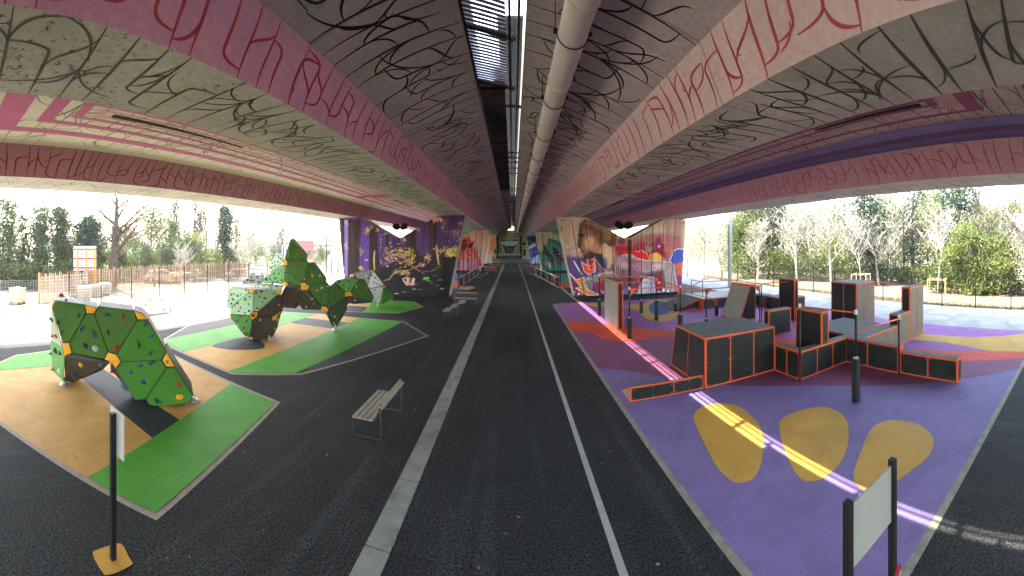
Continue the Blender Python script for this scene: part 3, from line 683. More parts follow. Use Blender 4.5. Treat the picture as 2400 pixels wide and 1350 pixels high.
TAN = [(196, 162, 116), (206, 178, 134), (160, 136, 92)]; YG = [(150, 142, 60), (186, 176, 90), (96, 112, 44)]; PK = [(226, 178, 168), (206, 160, 150)]
p.flecks(70, 1500, 150, 60, 22, 20, TAN + PK, 20); p.flecks(14, 1850, 205, 28, 12, 20, YG); p.flecks(26, 1600, 260, 26, 34, 14, TAN + PK, 40); p.flecks(34, 1740, 330, 50, 18, 16, TAN, 10); p.flecks(20, 1790, 390, 26, 30, 15, TAN, 60); p.flecks(10, 1660, 460, 34, 10, 12, [(150, 120, 170)])
p.flecks(110, 1680, 590, 80, 24, 26, TAN + YG[:2], -20); p.flecks(60, 1720, 660, 70, 12, 24, TAN, 5); p.flecks(16, 195, 210, 14, 24, 18, PK); p.flecks(12, 190, 520, 12, 24, 18, [(190, 160, 200)] + PK)
p.flecks(26, 490, 310, 20, 34, 22, TAN + PK, 60); p.flecks(20, 410, 600, 18, 28, 20, TAN); p.flecks(12, 480, 730, 24, 8, 16, PK); p.flecks(26, 410, 860, 24, 22, 18, TAN + PK); p.flecks(9, 150, 850, 10, 12, 20, TAN)
p.flecks(18, 550, 260, 16, 16, 18, TAN); p.flecks(16, 640, 300, 14, 14, 18, TAN); p.flecks(22, 770, 350, 34, 14, 18, TAN, 30); p.flecks(24, 690, 440, 12, 60, 14, PK, 80); p.flecks(20, 1210, 290, 20, 24, 18, TAN + YG, 120); p.flecks(20, 1010, 440, 22, 30, 22, TAN + PK, 50)
p.flecks(60, 790, 690, 50, 80, 24, YG + PK + TAN, -15); p.flecks(75, 950, 660, 60, 70, 26, PK + TAN + YG, -10); p.flecks(80, 1080, 700, 52, 62, 26, YG + PK + TAN, -20); p.flecks(34, 1120, 620, 26, 44, 22, YG, -60)
p.flecks(36, 1370, 700, 24, 26, 20, TAN, -40); p.flecks(50, 1040, 920, 50, 18, 20, PK + TAN, -15); p.flecks(40, 930, 900, 26, 14, 20, YG, -30); p.flecks(30, 1300, 800, 30, 14, 16, PK, -30)
p.line([(1490,520),(1500,640),(1525,800)], 26, (206, 166, 130)); p.line([(600,600),(590,760),(600,880)], 22, (214, 190, 140))
p.line([(730,1030),(810,1010),(860,940),(960,890),(1100,880),(1250,800)], 12, (206, 170, 130)); p.line([(1130,790),(1140,820),(1230,880),(1320,930)], 9, (200, 150, 150)); p.line([(1100,870),(1220,830),(1330,770)], 14, (170, 110, 110))
p.line([(1570,800),(1480,860),(1400,900),(1300,895)], 10, (120, 140, 80))
p.poly([(1000,1000),(1040,980),(1120,985),(1110,1060),(1180,1075),(1240,1060),(1200,1090),(1060,1100),(1010,1040)], (224, 180, 172), 3); p.poly([(1125,1060),(1150,985),(1185,1000),(1165,1070)], (224, 184, 172), 3); p.poly([(1020,1000),(1060,1000),(1060,1050),(1030,1030)], (60, 46, 50), 3)
p.line([(1110,1130),(1220,1070),(1330,1020)], 16, (110, 66, 76)); p.poly([(1290,1010),(1320,975),(1385,980),(1390,1010),(1320,1020)], (86, 190, 60), 3)
for x, y, l, c in ((1380,1035,36,(150,180,130)),(1410,1070,24,(90,140,120)),(1540,1020,34,(100,180,90)),(1570,1145,34,(130,200,120)),(1470,960,30,(80,130,90)),(1170,1150,34,(140,180,130)),(1250,1155,26,(130,160,120)),(1020,1190,34,(110,170,80)),(1090,1190,14,(120,170,80)),(920,1215,34,(210,190,150)),(1510,1100,30,(110,140,120)),(1380,1160,20,(90,120,100))): p.ell(x, y, l, 7, c, 2)
p.ell(1650, 1140, 44, 36, (96, 50, 80), 14, .6)
p.grime(.12, 300)
zt = 6.72 + SL * YP
left_pier = pier(-1, YP, [(3.72, zt), (5.8, zt), (8.75, 4.85), (9.45, 4.85), (12.5, zt), (14.55, zt)], (5.0, 13.9), p, CL, 'V-notched pier with violet forest and pond mural, left of the road')
grooves(left_pier, YP, [(228,160,290,940),(392,160,432,900),(545,240,585,880),(708,330,722,1050),(1145,320,1090,1262),(1320,220,1225,1275),(1490,170,1362,1282),(1715,100,1490,1290)], CL)
# right mural: bust in profile over a reclining figure, graffiti around it
CR = (1280, 480, 4.5)
p = Paint(90, 120, 1500, 1020, 3.1)
p.grad([(130, (196, 176, 158)), (480, (190, 166, 150)), (620, (150, 110, 130)), (760, (150, 80, 110)), (1000, (120, 50, 90))])
p.poly([(190,540),(420,560),(560,620),(560,800),(280,900),(230,700)], (98, 74, 128), 22); p.poly([(230,700),(330,780),(480,940),(440,1000),(260,990)], (122, 46, 92), 14)
p.poly([(700,330),(880,360),(1000,330),(1200,300),(1420,330),(1440,520),(1260,600),(720,620)], (176, 116, 116), 30); p.poly([(720,430),(900,440),(1010,380),(1080,420),(1160,380),(1250,420),(1270,560),(760,560)], (166, 44, 66), 20)
p.poly([(810,490),(940,480),(1050,500),(1100,570),(960,600),(830,540)], (214, 50, 34), 6); p.poly([(1090,520),(1180,500),(1230,560),(1200,600),(1110,590)], (232, 178, 90), 8); p.poly([(1150,350),(1210,340),(1230,520),(1160,500)], (150, 30, 60), 12)
p.poly([(1350,480),(1400,465),(1450,480),(1440,650),(1300,600),(1320,540)], (84, 100, 176), 10); p.poly([(1370,620),(1440,600),(1430,760),(1380,750)], (216, 112, 84), 8); p.poly([(1380,740),(1430,750),(1410,940),(1380,940)], (150, 70, 130), 8)
p.line([(1300,600),(1350,480),(1400,462),(1450,470)], 8, (240, 230, 230)); p.line([(940,480),(960,500),(1000,480),(1060,510),(1090,580)], 7, (238, 210, 210))
for i in range(26): p.line([(1250 + i * 7.5, 140 + (i % 5) * 8), (1250 + i * 7.3, 300 + (i * 37 % 90))], 7, (160, 96, 100) if i % 3 else (140, 120, 110), .5)
for i in range(30): x = 900 + i * 11; p.line([(x, 300), (x + 2, 430 + (i * 53 % 80))], 6, ((120, 60, 80), (200, 150, 150), (90, 110, 110))[i % 3], .55)
for i in range(9): p.line([(1040 + i * 10, 420 + (i % 3) * 14), (1050 + i * 9, 500)], 6, (210, 220, 210) if i % 2 else (60, 120, 120), .8)
p.ell(1190, 438, 20, 22, (110, 70, 140)); p.ell(1190, 438, 12, 13, (220, 190, 220)); p.line([(1240,490),(1260,440),(1280,500),(1300,450),(1320,500),(1340,470)], 8, (236, 160, 50))
# figure
p.poly([(700,620),(740,560),(800,525),(880,515),(960,560),(1060,580),(1210,590),(1320,600),(1365,660),(1375,760),(1400,930),(1270,955),(1240,860),(1230,780),(1160,745),(1080,750),(1000,820),(940,850),(850,860),(780,800),(700,760)], (158, 128, 132), 7)
p.ell(900, 690, 150, 110, (140, 98, 112), 26, .8); p.ell(780, 690, 46, 60, (84, 58, 66), 20, .8); p.ell(860, 790, 110, 40, (104, 70, 84), 18, .8); p.ell(1090, 650, 120, 50, (176, 146, 150), 26, .8); p.ell(1260, 650, 60, 40, (170, 156, 150), 18, .8)
p.poly([(1000,740),(1170,700),(1230,700),(1220,760),(1100,760)], (96, 74, 90), 16, .8); p.poly([(1240,700),(1330,660),(1350,940),(1270,950)], (186, 172, 170), 16, .7); p.poly([(1215,700),(1250,690),(1260,950),(1225,900)], (96, 86, 96), 10, .7)
for i in range(9): p.line([(760 + i * 10, 560 + i * 4), (725 + i * 9, 640), (715 + i * 12, 740)], 7, (206, 180, 190) if i % 2 else (110, 70, 84), .7)
p.ell(890, 545, 46, 22, (150, 180, 190), 8, .6)
p.line([(920,690),(940,670),(960,700),(990,680),(1010,710),(1040,680),(1060,710),(1090,690),(1110,700)], 5, (230, 210, 226)); p.line([(1110,640),(1130,630),(1120,670),(1150,690),(1180,660),(1190,690)], 6, (236, 226, 236)); p.line([(1195,690),(1190,650),(1210,640),(1205,680)], 5, (236, 226, 236))
for q_ in ([(720,760),(780,800),(850,850),(940,842),(1000,812),(1080,748),(1170,742)], [(1240,770),(1248,860),(1262,950)], [(700,620),(712,700),(720,770)]): p.line(q_, 13, (58, 38, 50), .95)
for q_ in ([(800,535),(880,520),(960,568),(1060,588),(1200,596),(1320,606),(1366,680)], [(1350,690),(1372,800),(1395,925)]): p.line(q_, 9, (226, 206, 206), .9)
p.ell(830, 640, 50, 40, (196, 160, 166), 18, .8); p.ell(1180, 640, 50, 26, (206, 180, 180), 14, .8); p.ell(960, 640, 60, 30, (180, 130, 150), 16, .8)
# drapery
p.poly([(1010,780),(1090,755),(1150,760),(1160,960),(1000,965),(830,960),(800,880),(860,900),(960,930)], (176, 176, 190), 6)
for i in range(12): p.line([(1060 + i * 7, 770), (1020 + i * 8, 860), (990 + i * 13, 955)], 6, (110, 116, 146) if i % 2 else (226, 230, 236), .8)
p.poly([(1140,760),(1210,740),(1230,830),(1200,900),(1150,880)], (186, 36, 48), 5); p.poly([(800,880),(860,880),(960,940),(830,960)], (90, 110, 180), 8)
p.line([(1145,960),(1165,920),(1200,915),(1240,940)], 10, (236, 230, 236)); p.ell(1285, 915, 12, 18, (236, 236, 240)); p.ell(1240, 900, 14, 20, (226, 220, 230)); p.ell(1190, 820, 14, 10, (236, 210, 210))
# arm and hand
p.poly([(720,700),(640,700),(560,722),(470,745),(410,765),(395,800),(405,840),(425,880),(450,905),(480,890),(490,850),(520,815),(600,800),(720,780)], (146, 134, 136), 5)
p.line([(560,735),(640,715),(710,720)], 26, (190, 180, 182), .8, 10); p.line([(430,800),(460,850),(450,895)], 12, (86, 70, 80), .8); p.line([(470,790),(500,830)], 12, (90, 76, 84), .8); p.line([(410,800),(440,780),(500,790)], 12, (196, 186, 188), .8); p.line([(600,800),(700,790)], 16, (90, 74, 90), .7)
p.poly([(560,830),(620,825),(620,870),(590,900),(560,880)], (190, 40, 40), 4); p.line([(575,900),(600,930),(620,905)], 8, (230, 230, 236))
# orange shapes with white outlines
def outl(q, c, wc=(236, 222, 214), ww=7): p.poly(q, c, 2); [p.line([q[i], q[(i + 1) % len(q)]], ww, wc) for i in range(len(q))]
outl([(370,600),(430,640),(500,600),(520,640),(515,700),(450,740),(400,700)], (216, 90, 56)); outl([(430,570),(520,580),(490,640),(440,640)], (204, 70, 50), ww=5)
outl([(240,715),(320,790),(400,760),(400,830),(430,890),(560,950),(440,955),(310,880),(370,870)], (210, 136, 66)); p.line([(290,590),(330,660),(380,740)], 14, (230, 222, 226)); p.line([(440,660),(470,690),(520,660),(515,720)], 7, (236, 220, 210))
p.line([(270,720),(290,700),(280,760),(310,740),(300,790),(340,760)], 5, (54, 36, 70)); p.line([(300,730),(340,710)], 5, (54, 36, 70))
for x, y, r_ in ((345,940,12),(355,905,8),(375,940,7),(300,920,7)): p.ell(x, y, r_, r_, (214, 206, 232), 3)
p.ell(345, 1000, 50, 30, (84, 60, 130), 14, .8)
# neck, face, hair
p.poly([(520,470),(600,430),(700,440),(720,520),(700,620),(640,700),(560,640),(520,560)], (196, 164, 140), 10); p.poly([(530,500),(590,520),(620,600),(650,690),(590,660),(540,600),(515,560)], (40, 46, 66), 12, .95); p.poly([(590,560),(640,560),(650,640),(610,660)], (74, 100, 150), 10, .7); p.ell(660, 500, 40, 60, (216, 184, 150), 20, .7)
p.poly([(355,190),(345,250),(346,300),(342,350),(330,425),(340,452),(368,458),(372,478),(386,492),(378,508),(388,524),(402,526),(400,545),(392,566),(430,572),(500,530),(545,520),(580,440),(600,380),(540,300),(470,240),(400,200)], (156, 122, 102), 4)
p.poly([(356,240),(350,330),(336,425),(345,450),(372,440),(380,380),(374,300),(390,250)], (92, 72, 64), 7, .85); p.poly([(395,530),(430,500),(500,480),(500,530),(430,570)], (84, 62, 62), 10, .85); p.ell(470, 400, 66, 70, (214, 172, 146), 24, .95); p.line([(350,215),(345,300),(332,430),(350,456),(372,470),(384,510),(398,545),(396,568)], 9, (44, 30, 28)); p.ell(366, 320, 30, 15, (34, 26, 26), 6, .9); p.line([(372,486),(410,492)], 13, (60, 24, 28)); p.ell(352, 440, 12, 8, (30, 20, 20), 3); p.poly([(395,545),(450,545),(520,500),(540,530),(470,575),(395,572)], (60, 40, 42), 10, .9); p.line([(500,300),(520,380),(500,460)], 22, (96, 70, 62), .7, 8); p.ell(510, 460, 40, 40, (190, 140, 130), 20, .7)
p.line([(355,312),(375,306),(402,322)], 12, (52, 40, 38)); p.ell(378, 335, 18, 9, (40, 32, 32), 3); p.ell(380, 333, 6, 4, (150, 140, 130), 1); p.line([(362,482),(386,488),(404,484)], 7, (70, 34, 36)); p.line([(366,500),(392,508)], 9, (140, 80, 78)); p.line([(345,440),(368,430)], 9, (44, 34, 36)); p.line([(400,540),(440,560),(490,540)], 9, (70, 52, 54), .8)
p.poly([(352,215),(370,180),(408,155),(470,170),(560,215),(650,262),(735,312),(748,345),(735,395),(700,440),(660,436),(620,400),(600,420),(560,420),(540,395),(535,340),(490,285),(420,250),(365,245)], (128, 94, 72), 4)
for i in range(14): p.line([(372 + i * 4, 200 - i * 1.5), (480 + i * 8, 210 + i * 2), (600 + i * 9, 290 + i * 2), (660 + i * 4, 380 - i * 5)], 7, (196, 160, 124) if i % 2 else (84, 58, 46), .75)
for i in range(6): p.line([(590 + i * 12, 300), (600 + i * 14, 350), (650 + i * 10, 400), (690 + i * 5, 385)], 6, (206, 170, 130) if i % 2 else (76, 50, 44), .8)
p.ell(570, 370, 24, 36, (150, 104, 84), 6); p.ell(568, 370, 10, 20, (74, 46, 42), 4); p.ell(690, 400, 46, 40, (110, 76, 66), 12, .8); p.ell(795, 385, 42, 42, (110, 74, 78), 10, .85)
p.flecks(70, 250, 480, 40, 45, 8, [(50, 46, 44), (84, 74, 70)]); p.ell(158, 262, 16, 26, (170, 96, 96), 8, .7); p.ell(210, 380, 14, 40, (176, 130, 130), 10, .5)
for q in (140, 1395):                                # painters' scribbles near both top corners
    for i in range(9): p.line([(q + i * 8, 160 + (i % 3) * 6 + (30 if q > 500 else 0)), (q + 6 + i * 8, 150 + (i * 5 % 13) + (30 if q > 500 else 0))], 4, (30, 26, 26))
p.poly([(860,360),(900,370),(895,960),(868,960)], (46, 22, 34), 12, .9)
p.grime(.10, 250)
zt = 6.66 + SR * YP
right_pier = pier(1, YP, [(3.47, zt), (5.66, zt), (8.68, 4.80), (9.3, 4.80), (12.4, zt), (14.45, zt)], (4.80, 14.0), p, CR, 'V-notched pier with a giant profile portrait and reclining figure mural')
grooves(right_pier, YP, [(265,150,410,985),(410,150,520,980),(565,205,622,965),(690,285,727,965),(880,350,880,960),(1008,285,1001,958),(1128,215,1102,955),(1243,150,1207,952),(1365,150,1311,948)], CR)
# piers further along
C2 = (1060, 520, 7.5)
def prof(z, a=0.0): return [(3.62 + a, z), (5.8 + a, z), (8.75 + a, 4.85), (9.4 + a, 4.85), (12.5 + a, z), (14.5 + a, z)]
p = Paint(-600, 100, 760, 920, 3.2); p.grad([(150, (206, 166, 140)), (500, (196, 160, 150)), (900, (196, 160, 176))])
p.poly([(-600,300),(300,260),(380,420),(440,560),(520,740),(430,860),(-600,880)], (196, 96, 84), 24); p.poly([(170,320),(250,300),(270,420),(200,560),(150,520)], (110, 36, 34), 10); p.poly([(180,500),(400,520),(440,700),(200,700)], (214, 84, 66), 24); p.poly([(265,420),(405,320),(330,470),(290,470)], (60, 34, 34), 4)
p.poly([(300,480),(400,520),(400,720),(280,700)], (220, 110, 90), 14); p.poly([(150,680),(430,650),(430,860),(130,860)], (180, 140, 176), 18, .8); p.poly([(480,730),(520,740),(510,775),(470,770)], (110, 80, 130), 4); p.poly([(430,340),(445,340),(450,560),(440,560)], (120, 130, 130), 5)
p.flecks(160, 260, 620, 100, 90, 22, [(236, 140, 90), (176, 50, 50), (226, 170, 150), (90, 80, 100), (150, 170, 160)]); p.flecks(120, -200, 550, 200, 120, 30, [(236, 140, 90), (176, 50, 50), (120, 130, 110)]); p.grime(.1)
q = pier(-1, 55.6, prof(6.72 + SL * 55.6), (4.7, 13.9), p, C2, 'V-notched pier with a rust orange and pink abstract mural, second on the left', 150, 90)
grooves(q, 55.6, [(410,180,395,900),(540,175,460,900),(300,250,290,880)], C2, .07)
p = Paint(1440, 150, 2700, 950, 3.2); p.grad([(180, (196, 186, 150)), (330, (176, 184, 156)), (520, (84, 150, 126)), (900, (60, 130, 116))])
p.poly([(1480,200),(1700,200),(1660,420),(1560,520),(1500,420)], (190, 176, 146), 24); p.poly([(1690,290),(1880,340),(2000,520),(2050,880),(1700,880),(1600,500)], (76, 140, 134), 14); p.poly([(1690,285),(1870,340),(1990,470),(1940,520),(1800,360),(1700,320)], (60, 100, 124), 8)
p.poly([(1600,370),(1680,520),(1760,600),(1720,640),(1620,560)], (22, 34, 38), 8); p.poly([(1760,440),(1840,470),(1900,560),(1960,720),(1860,640),(1790,560)], (34, 44, 48), 7); p.poly([(1830,620),(1900,640),(1940,760),(1860,760)], (150, 50, 44), 6); p.poly([(1680,680),(1740,700),(1730,830),(1680,790)], (206, 200, 170), 8); p.poly([(1700,600),(1790,640),(1760,760),(1700,700)], (24, 84, 72), 8); p.poly([(1620,680),(1700,720),(1640,780)], (196, 130, 130), 8)
p.flecks(140, 2100, 600, 200, 130, 34, [(30, 60, 60), (150, 190, 170), (190, 70, 60), (40, 120, 110)]); p.grime(.1)
q = pier(1, 55.6, prof(6.66 + SR * 55.6, -.15), (4.45, 13.9), p, C2, 'V-notched pier with a teal green mural of dark sweeping shapes', 150, 90)
grooves(q, 55.6, [(1575,210,1640,880),(1700,300,1740,880),(1805,350,1850,880)], C2, .07)
p = Paint(300, 200, 780, 800, 3.2); p.grad([(280, (226, 156, 110)), (450, (216, 130, 96)), (640, (206, 170, 160)), (760, (140, 170, 190))])
for i in range(22): p.line([(640 + (i * 37 % 50) , 320 + i * 16), (660 + (i * 53 % 60), 326 + i * 16)], 9, (150, 60, 44), .8)
p.poly([(640,280),(670,280),(600,740),(570,740)], (196, 200, 190), 8); p.grime(.1)
pier(-1, 76.5, prof(6.72 + SL * 76.5, -.15), (4.5, 13.5), p, C2, 'V-notched pier with a pale orange lettered mural, third on the left', 90, 60)
p = Paint(1240, 240, 1700, 800, 3.0); p.grad([(280, (40, 46, 110)), (420, (110, 110, 170)), (480, (60, 66, 140)), (600, (44, 60, 150)), (760, (120, 150, 214))])
p.poly([(1340,430),(1460,370),(1470,420),(1350,480)], (196, 190, 220), 8); p.poly([(1420,640),(1530,560),(1560,760),(1390,760)], (176, 200, 236), 10); p.poly([(1310,290),(1460,290),(1440,360),(1340,430)], (24, 26, 66), 12, .8)
for i in range(20): p.line([(1340 + (i * 29 % 60), 330 + i * 21), (1365 + (i * 29 % 60), 340 + i * 21), (1350 + (i * 29 % 60), 352 + i * 21)], 6, (190, 196, 236), .8)
p.line([(1430,690),(1440,730),(1460,690),(1480,730),(1500,690),(1520,730)], 7, (60, 80, 190)); p.ell(1468, 520, 12, 10, (220, 220, 240), 2); p.grime(.08)
pier(1, 76.5, prof(6.66 + SR * 76.5, -.75), (3.75, 13.5), p, C2, 'V-notched pier with a deep blue and white mural, third on the right', 90, 60)

# end wall with its painted V
YE = 86.0; CE = (1150, 540, 13.5)
def EP(x, y, yy=YE): return PY(CE[0] + x / CE[2], CE[1] + y / CE[2], yy)
p = Paint(-2400, 100, 3900, 1060, 6); p.grad([(120, (150, 140, 100)), (500, (176, 164, 110)), (780, (150, 140, 100)), (1060, (90, 96, 90))])
p.poly([(-2400,100),(150,100),(150,1060),(-2400,1060)], (166, 172, 150), 10); p.poly([(960,100),(3900,100),(3900,1060),(960,1060)], (168, 170, 140), 10)
for x in (250, 300, 345, 400, 800, 850, 900): p.line([(x, 200), (x + 2, 730)], 9, (104, 84, 44), .8)
for x in (320, 380, 830, 880): p.poly([(x, 260), (x + 34, 260), (x + 34, 730), (x, 730)], (196, 160, 90), 6, .8)
p.poly([(320,330),(860,330),(700,730),(470,730)], (190, 206, 210), 4); p.poly([(340,430),(480,500),(590,480),(700,500),(820,430),(700,730),(470,730)], (86, 84, 50), 8); p.poly([(430,520),(590,490),(740,520),(690,640),(480,640)], (60, 50, 40), 8)
p.flecks(120, 580, 600, 80, 50, 22, [(170, 160, 100), (40, 36, 30), (130, 120, 60)]); p.poly([(300,290),(520,290),(540,330),(310,335)], (20, 20, 18), 3); p.poly([(650,290),(870,290),(860,335),(640,330)], (20, 20, 18), 3)
p.poly([(235,800),(945,800),(945,900),(235,900)], (96, 92, 66), 6); p.poly([(1010,380),(1120,375),(1120,470),(1010,470)], (30, 28, 24), 6); p.poly([(1025,595),(1130,595),(1100,800),(1030,810)], (40, 42, 30), 4); p.poly([(960,525),(1160,525),(1160,545),(960,545)], (26, 24, 22), 3)
p.poly([(95,600),(165,590),(170,760),(120,720)], (50, 60, 54), 5); p.poly([(60,820),(100,860),(130,900),(60,900)], (40, 50, 48), 5); p.grime(.12, 500)
ew = empty('end_wall', (0, 0, 0), 0, 'end wall of the underpass with a painted V frame and ochre panels', 'wall')
nx, nz = 420, 90; X, Z = np.meshgrid(np.linspace(-21, 20, nx), np.linspace(0, 7.6, nz)); r = np.hypot(X, YE); col = p.sample((U0 + KF * np.arctan2(X, YE) - CE[0]) * CE[2], (V0 - KF * (Z - CAMZ) / r - CE[1]) * CE[2])
mb = MB(); mb.v = [(a, YE, b) for a, b in zip(X.ravel().tolist(), Z.ravel().tolist())]
mb.f = [(j * nx + i, j * nx + i + 1, (j + 1) * nx + i + 1, (j + 1) * nx + i) for j in range(nz - 1) for i in range(nx - 1)]; mb.mi = [0] * len(mb.f); mb.col = np.concatenate([col.reshape(-1, 3), np.ones((nx * nz, 1))], 1); mb.build('mural', M['mural'], ew)
mb = MB(); mb.box((-21, YE + .01, 0), (20, YE + 1, 7.6)); mb.build('wall', M['pier_side'], ew)
def ebar(pts, w, mat, nm, d=.35):
    mb = MB()
    for a, b in zip(pts, pts[1:]):
        A = EP(*a, YE - d / 2); B = EP(*b, YE - d / 2); mb.bar(A, B, d, w, 0, Vector((0, 1, 0)))
    mb.build(nm, mat, ew)
ebar([(255,250),(455,760)], .42, M['pier_side'], 'frame_bar'); ebar([(925,240),(715,760)], .42, M['pier_side'], 'frame_bar', .34); ebar([(225,765),(950,765)], .45, M['pier_side'], 'frame_bar', .38)
ebar([(240,265),(540,265),(590,400),(640,265),(930,262)], .28, M['pier_side'], 'frame_bar', .3); ebar([(222,170),(222,900)], .28, M['black_steel'], 'post', .5); ebar([(955,170),(955,900)], .28, M['black_steel'], 'post', .5)
a = EP(225, 800); b = EP(955, 915)
mb = MB(); mb.box((a.x - 2.2, YE - 2.6, 0), (b.x + 2.2, YE - .45, .78)); mb.build('stage', dull('stage_grey', (.17, .21, .22), .2, 1.2, .8), ew)
# ================================================================== PARKOUR BLOCKS
def quad_panels(pb, fb, A, B, Cc, D, n, m=.055, off=.012, bolts=True):
    """A,B bottom, Cc,D top (B->Cc up). dark panels on the orange frame with bolt heads"""
    A, B, Cc, D = map(Vector, (A, B, Cc, D)); nrm = (B - A).cross(D - A).normalized(); L = ((B - A).length + (Cc - D).length) / 2; H = ((D - A).length + (Cc - B).length) / 2
    if L < .12 or H < .12: return
    def P(s, t): return (A * (1 - s) + B * s) * (1 - t) + (D * (1 - s) + Cc * s) * t
    for i in range(n):
        s0 = i / n + m / L * (1 if i == 0 else .5); s1 = (i + 1) / n - m / L * (1 if i == n - 1 else .5); t0 = m / H; t1 = 1 - m / H
        if s1 - s0 < .03: continue
        q = [P(s0, t0), P(s1, t0), P(s1, t1), P(s0, t1)]; k = Vector(nrm) * off
        pb.append(([a for a in q], [a + k for a in q], nrm))
def pblock(name, bottom, top, panels, label, top_mat='grip_panel', side_mat='black_panel', loc=None, top_panel=True, cat='parkour block'):
    """six-sided block: bottom/top lists of 4 points counter-clockwise from above"""
    c = sum((Vector(p) for p in bottom), Vector()) / len(bottom); root = empty(name, (c.x, c.y, 0), 0, label, cat, 'orange-framed parkour blocks'); o = Vector((c.x, c.y, 0))
    bt = [Vector(p) - o for p in bottom]; tp = [Vector(p) - o for p in top]
    mb = MB(); mb.hexa(bt, tp); mb.build('frame', M['orange_steel'], root)
    n = len(bt)
    for i in range(n):
        j = (i + 1) % n; pb = []; k = panels[i] if i < len(panels) else 1
        if k == 0: continue
        quad_panels(pb, None, bt[i], bt[j], tp[j], tp[i], k)
        for lo, hi, nrm in pb:
            b = MB(); b.hexa(lo, hi, 0); P_ = lambda s, t: (hi[0] * (1 - s) + hi[1] * s) * (1 - t) + (hi[3] * (1 - s) + hi[2] * s) * t
            w_ = (hi[1] - hi[0]).length; h_ = (hi[3] - hi[0]).length
            us = (hi[1] - hi[0]).normalized(); vs = (hi[3] - hi[0]).normalized()
            nh = 3 if h_ > .8 else 2; nw = 2 if w_ < 1.2 else 3
            for a in range(nw):
                for d in range(nh if a in (0, nw - 1) else nh):
                    s = (.05 / w_) + (1 - .1 / w_) * a / (nw - 1); t = (.05 / h_) + (1 - .1 / h_) * d / max(1, nh - 1); p_ = P_(s, t)
                    b.hexa([p_ + (-us - vs) * .009, p_ + (us - vs) * .009, p_ + (us + vs) * .009, p_ + (-us + vs) * .009], [p_ + nrm * .005 + (-us - vs) * .009, p_ + nrm * .005 + (us - vs) * .009, p_ + nrm * .005 + (us + vs) * .009, p_ + nrm * .005 + (-us + vs) * .009], 1)
            b.build('side_panel', [M[side_mat if isinstance(side_mat, str) else side_mat[i]], M['bolt_metal']], root)
    if top_panel:
        ct = sum(tp, Vector()) / n; nz = (tp[1] - tp[0]).cross(tp[2] - tp[0]).normalized()
        q = [p + (ct - p).normalized() * min(.03, (ct - p).length * .2) for p in tp]; b = MB(); b.hexa([p + nz * .001 for p in q], [p + nz * .016 for p in q]); b.build('top_panel', M[top_mat], root)
    return root
def abox(x0, x1, y0, y1, h, panels, label, z0=0.0, **k):
    x0, x1 = min(x0, x1), max(x0, x1)
    b = [(x0, y0, z0), (x1, y0, z0), (x1, y1, z0), (x0, y1, z0)]; t = [(p[0], p[1], h) for p in b]
    return pblock('parkour_block', b, t, panels, label, **k)
Z0 = .012
pblock('parkour_block', [(5.45, 9.37, Z0), (8.17, 9.37, Z0), (8.17, 11.8, Z0), (5.45, 11.8, Z0)], [(5.45, 9.37, 1.5), (8.17, 9.37, 1.5), (8.17, 11.4, 1.5), (5.45, 11.4, 1.5)], [3, 2, 3, 2], 'largest parkour box, waist-high platform with three wide front panels')
r0 = empty('parkour_wedge', (4.3, 9.8, 0), 0, 'low wedge ledge pointing left from the largest parkour box', 'parkour block', 'orange-framed parkour blocks')
mb = MB(); mb.hexa([(-1.17, -.38, Z0), (1.12, -.38, Z0), (1.12, .42, Z0), (-1.17, .42, Z0)], [(-1.17, -.37, .40), (1.12, -.37, .40), (1.12, .40, .03), (-1.17, .40, .03)]); mb.build('frame', M['orange_steel'], r0)
for a, b in ((-1.12, .12), (.17, 1.08)):
    mb = MB(); mb.box((a, -.395, .05), (b, -.375, .36)); 
    for x in (a + .06, (a + b) / 2, b - .06):
        for z in (.09, .32): mb.box((x - .009, -.40, z - .009), (x + .009, -.39, z + .009), 1)
    mb.build('side_panel', [M['black_panel'], M['bolt_metal']], r0)
mb = MB(); mb.hexa([(-1.15, -.36, .408), (1.1, -.36, .408), (1.1, .40, .044), (-1.15, .40, .044)], [(-1.15, -.36, .42), (1.1, -.36, .42), (1.1, .40, .056), (-1.15, .40, .056)]); mb.build('top_panel', M['grip_panel'], r0)
mb = MB(); mb.hexa([(-1.185, -.32, .05), (-1.172, -.32, .05), (-1.172, .30, .05), (-1.185, .30, .05)], [(-1.185, -.32, .33), (-1.172, -.32, .33), (-1.172, .24, .07), (-1.185, .24, .07)]); mb.build('side_panel', M['grey_panel'], r0)
abox(8.16, 8.46, 8.15, 9.35, .9, [1, 2, 0, 2], 'short low wall joining the largest box to the wall corner')
abox(8.15, 10.55, 8.13, 8.43, .905, [3, 0, 3, 0], 'knee-high long wall running back from the corner with the tall bar post')
abox(10.54, 10.86, 5.96, 8.45, .9, [0, 2, 0, 2], 'knee-high wall under the slanting handrail, right of the thick black post')
abox(10.6, 10.95, 3.9, 5.94, .72, [1, 2, 0, 2], 'lowest ledge at the right end of the block course')
abox(10.87, 13.35, 7.6, 10.5, .88, [3, 3, 3, 3], 'wide low platform with a grey non-slip deck between the walls', side_mat='sun_reflection_panel')
abox(9.2, 9.56, 8.15, 9.4, 2.0, [1, 2, 1, 1], 'narrow tall black slab standing behind the long low wall')
abox(10.88, 12.3, 12.9, 13.25, 1.2, [1, 1, 1, 1], 'squarish black slab behind the largest box')
abox(14.05, 14.33, 14.45, 15.75, 2.33, [1, 1, 1, 1], 'slim tall pillar slab linked to its neighbour by an orange bar')
abox(15.5, 17.4, 16.9, 18.7, .85, [2, 2, 2, 1], 'low distant block behind the slim tall pillar slab', side_mat='black_panel')
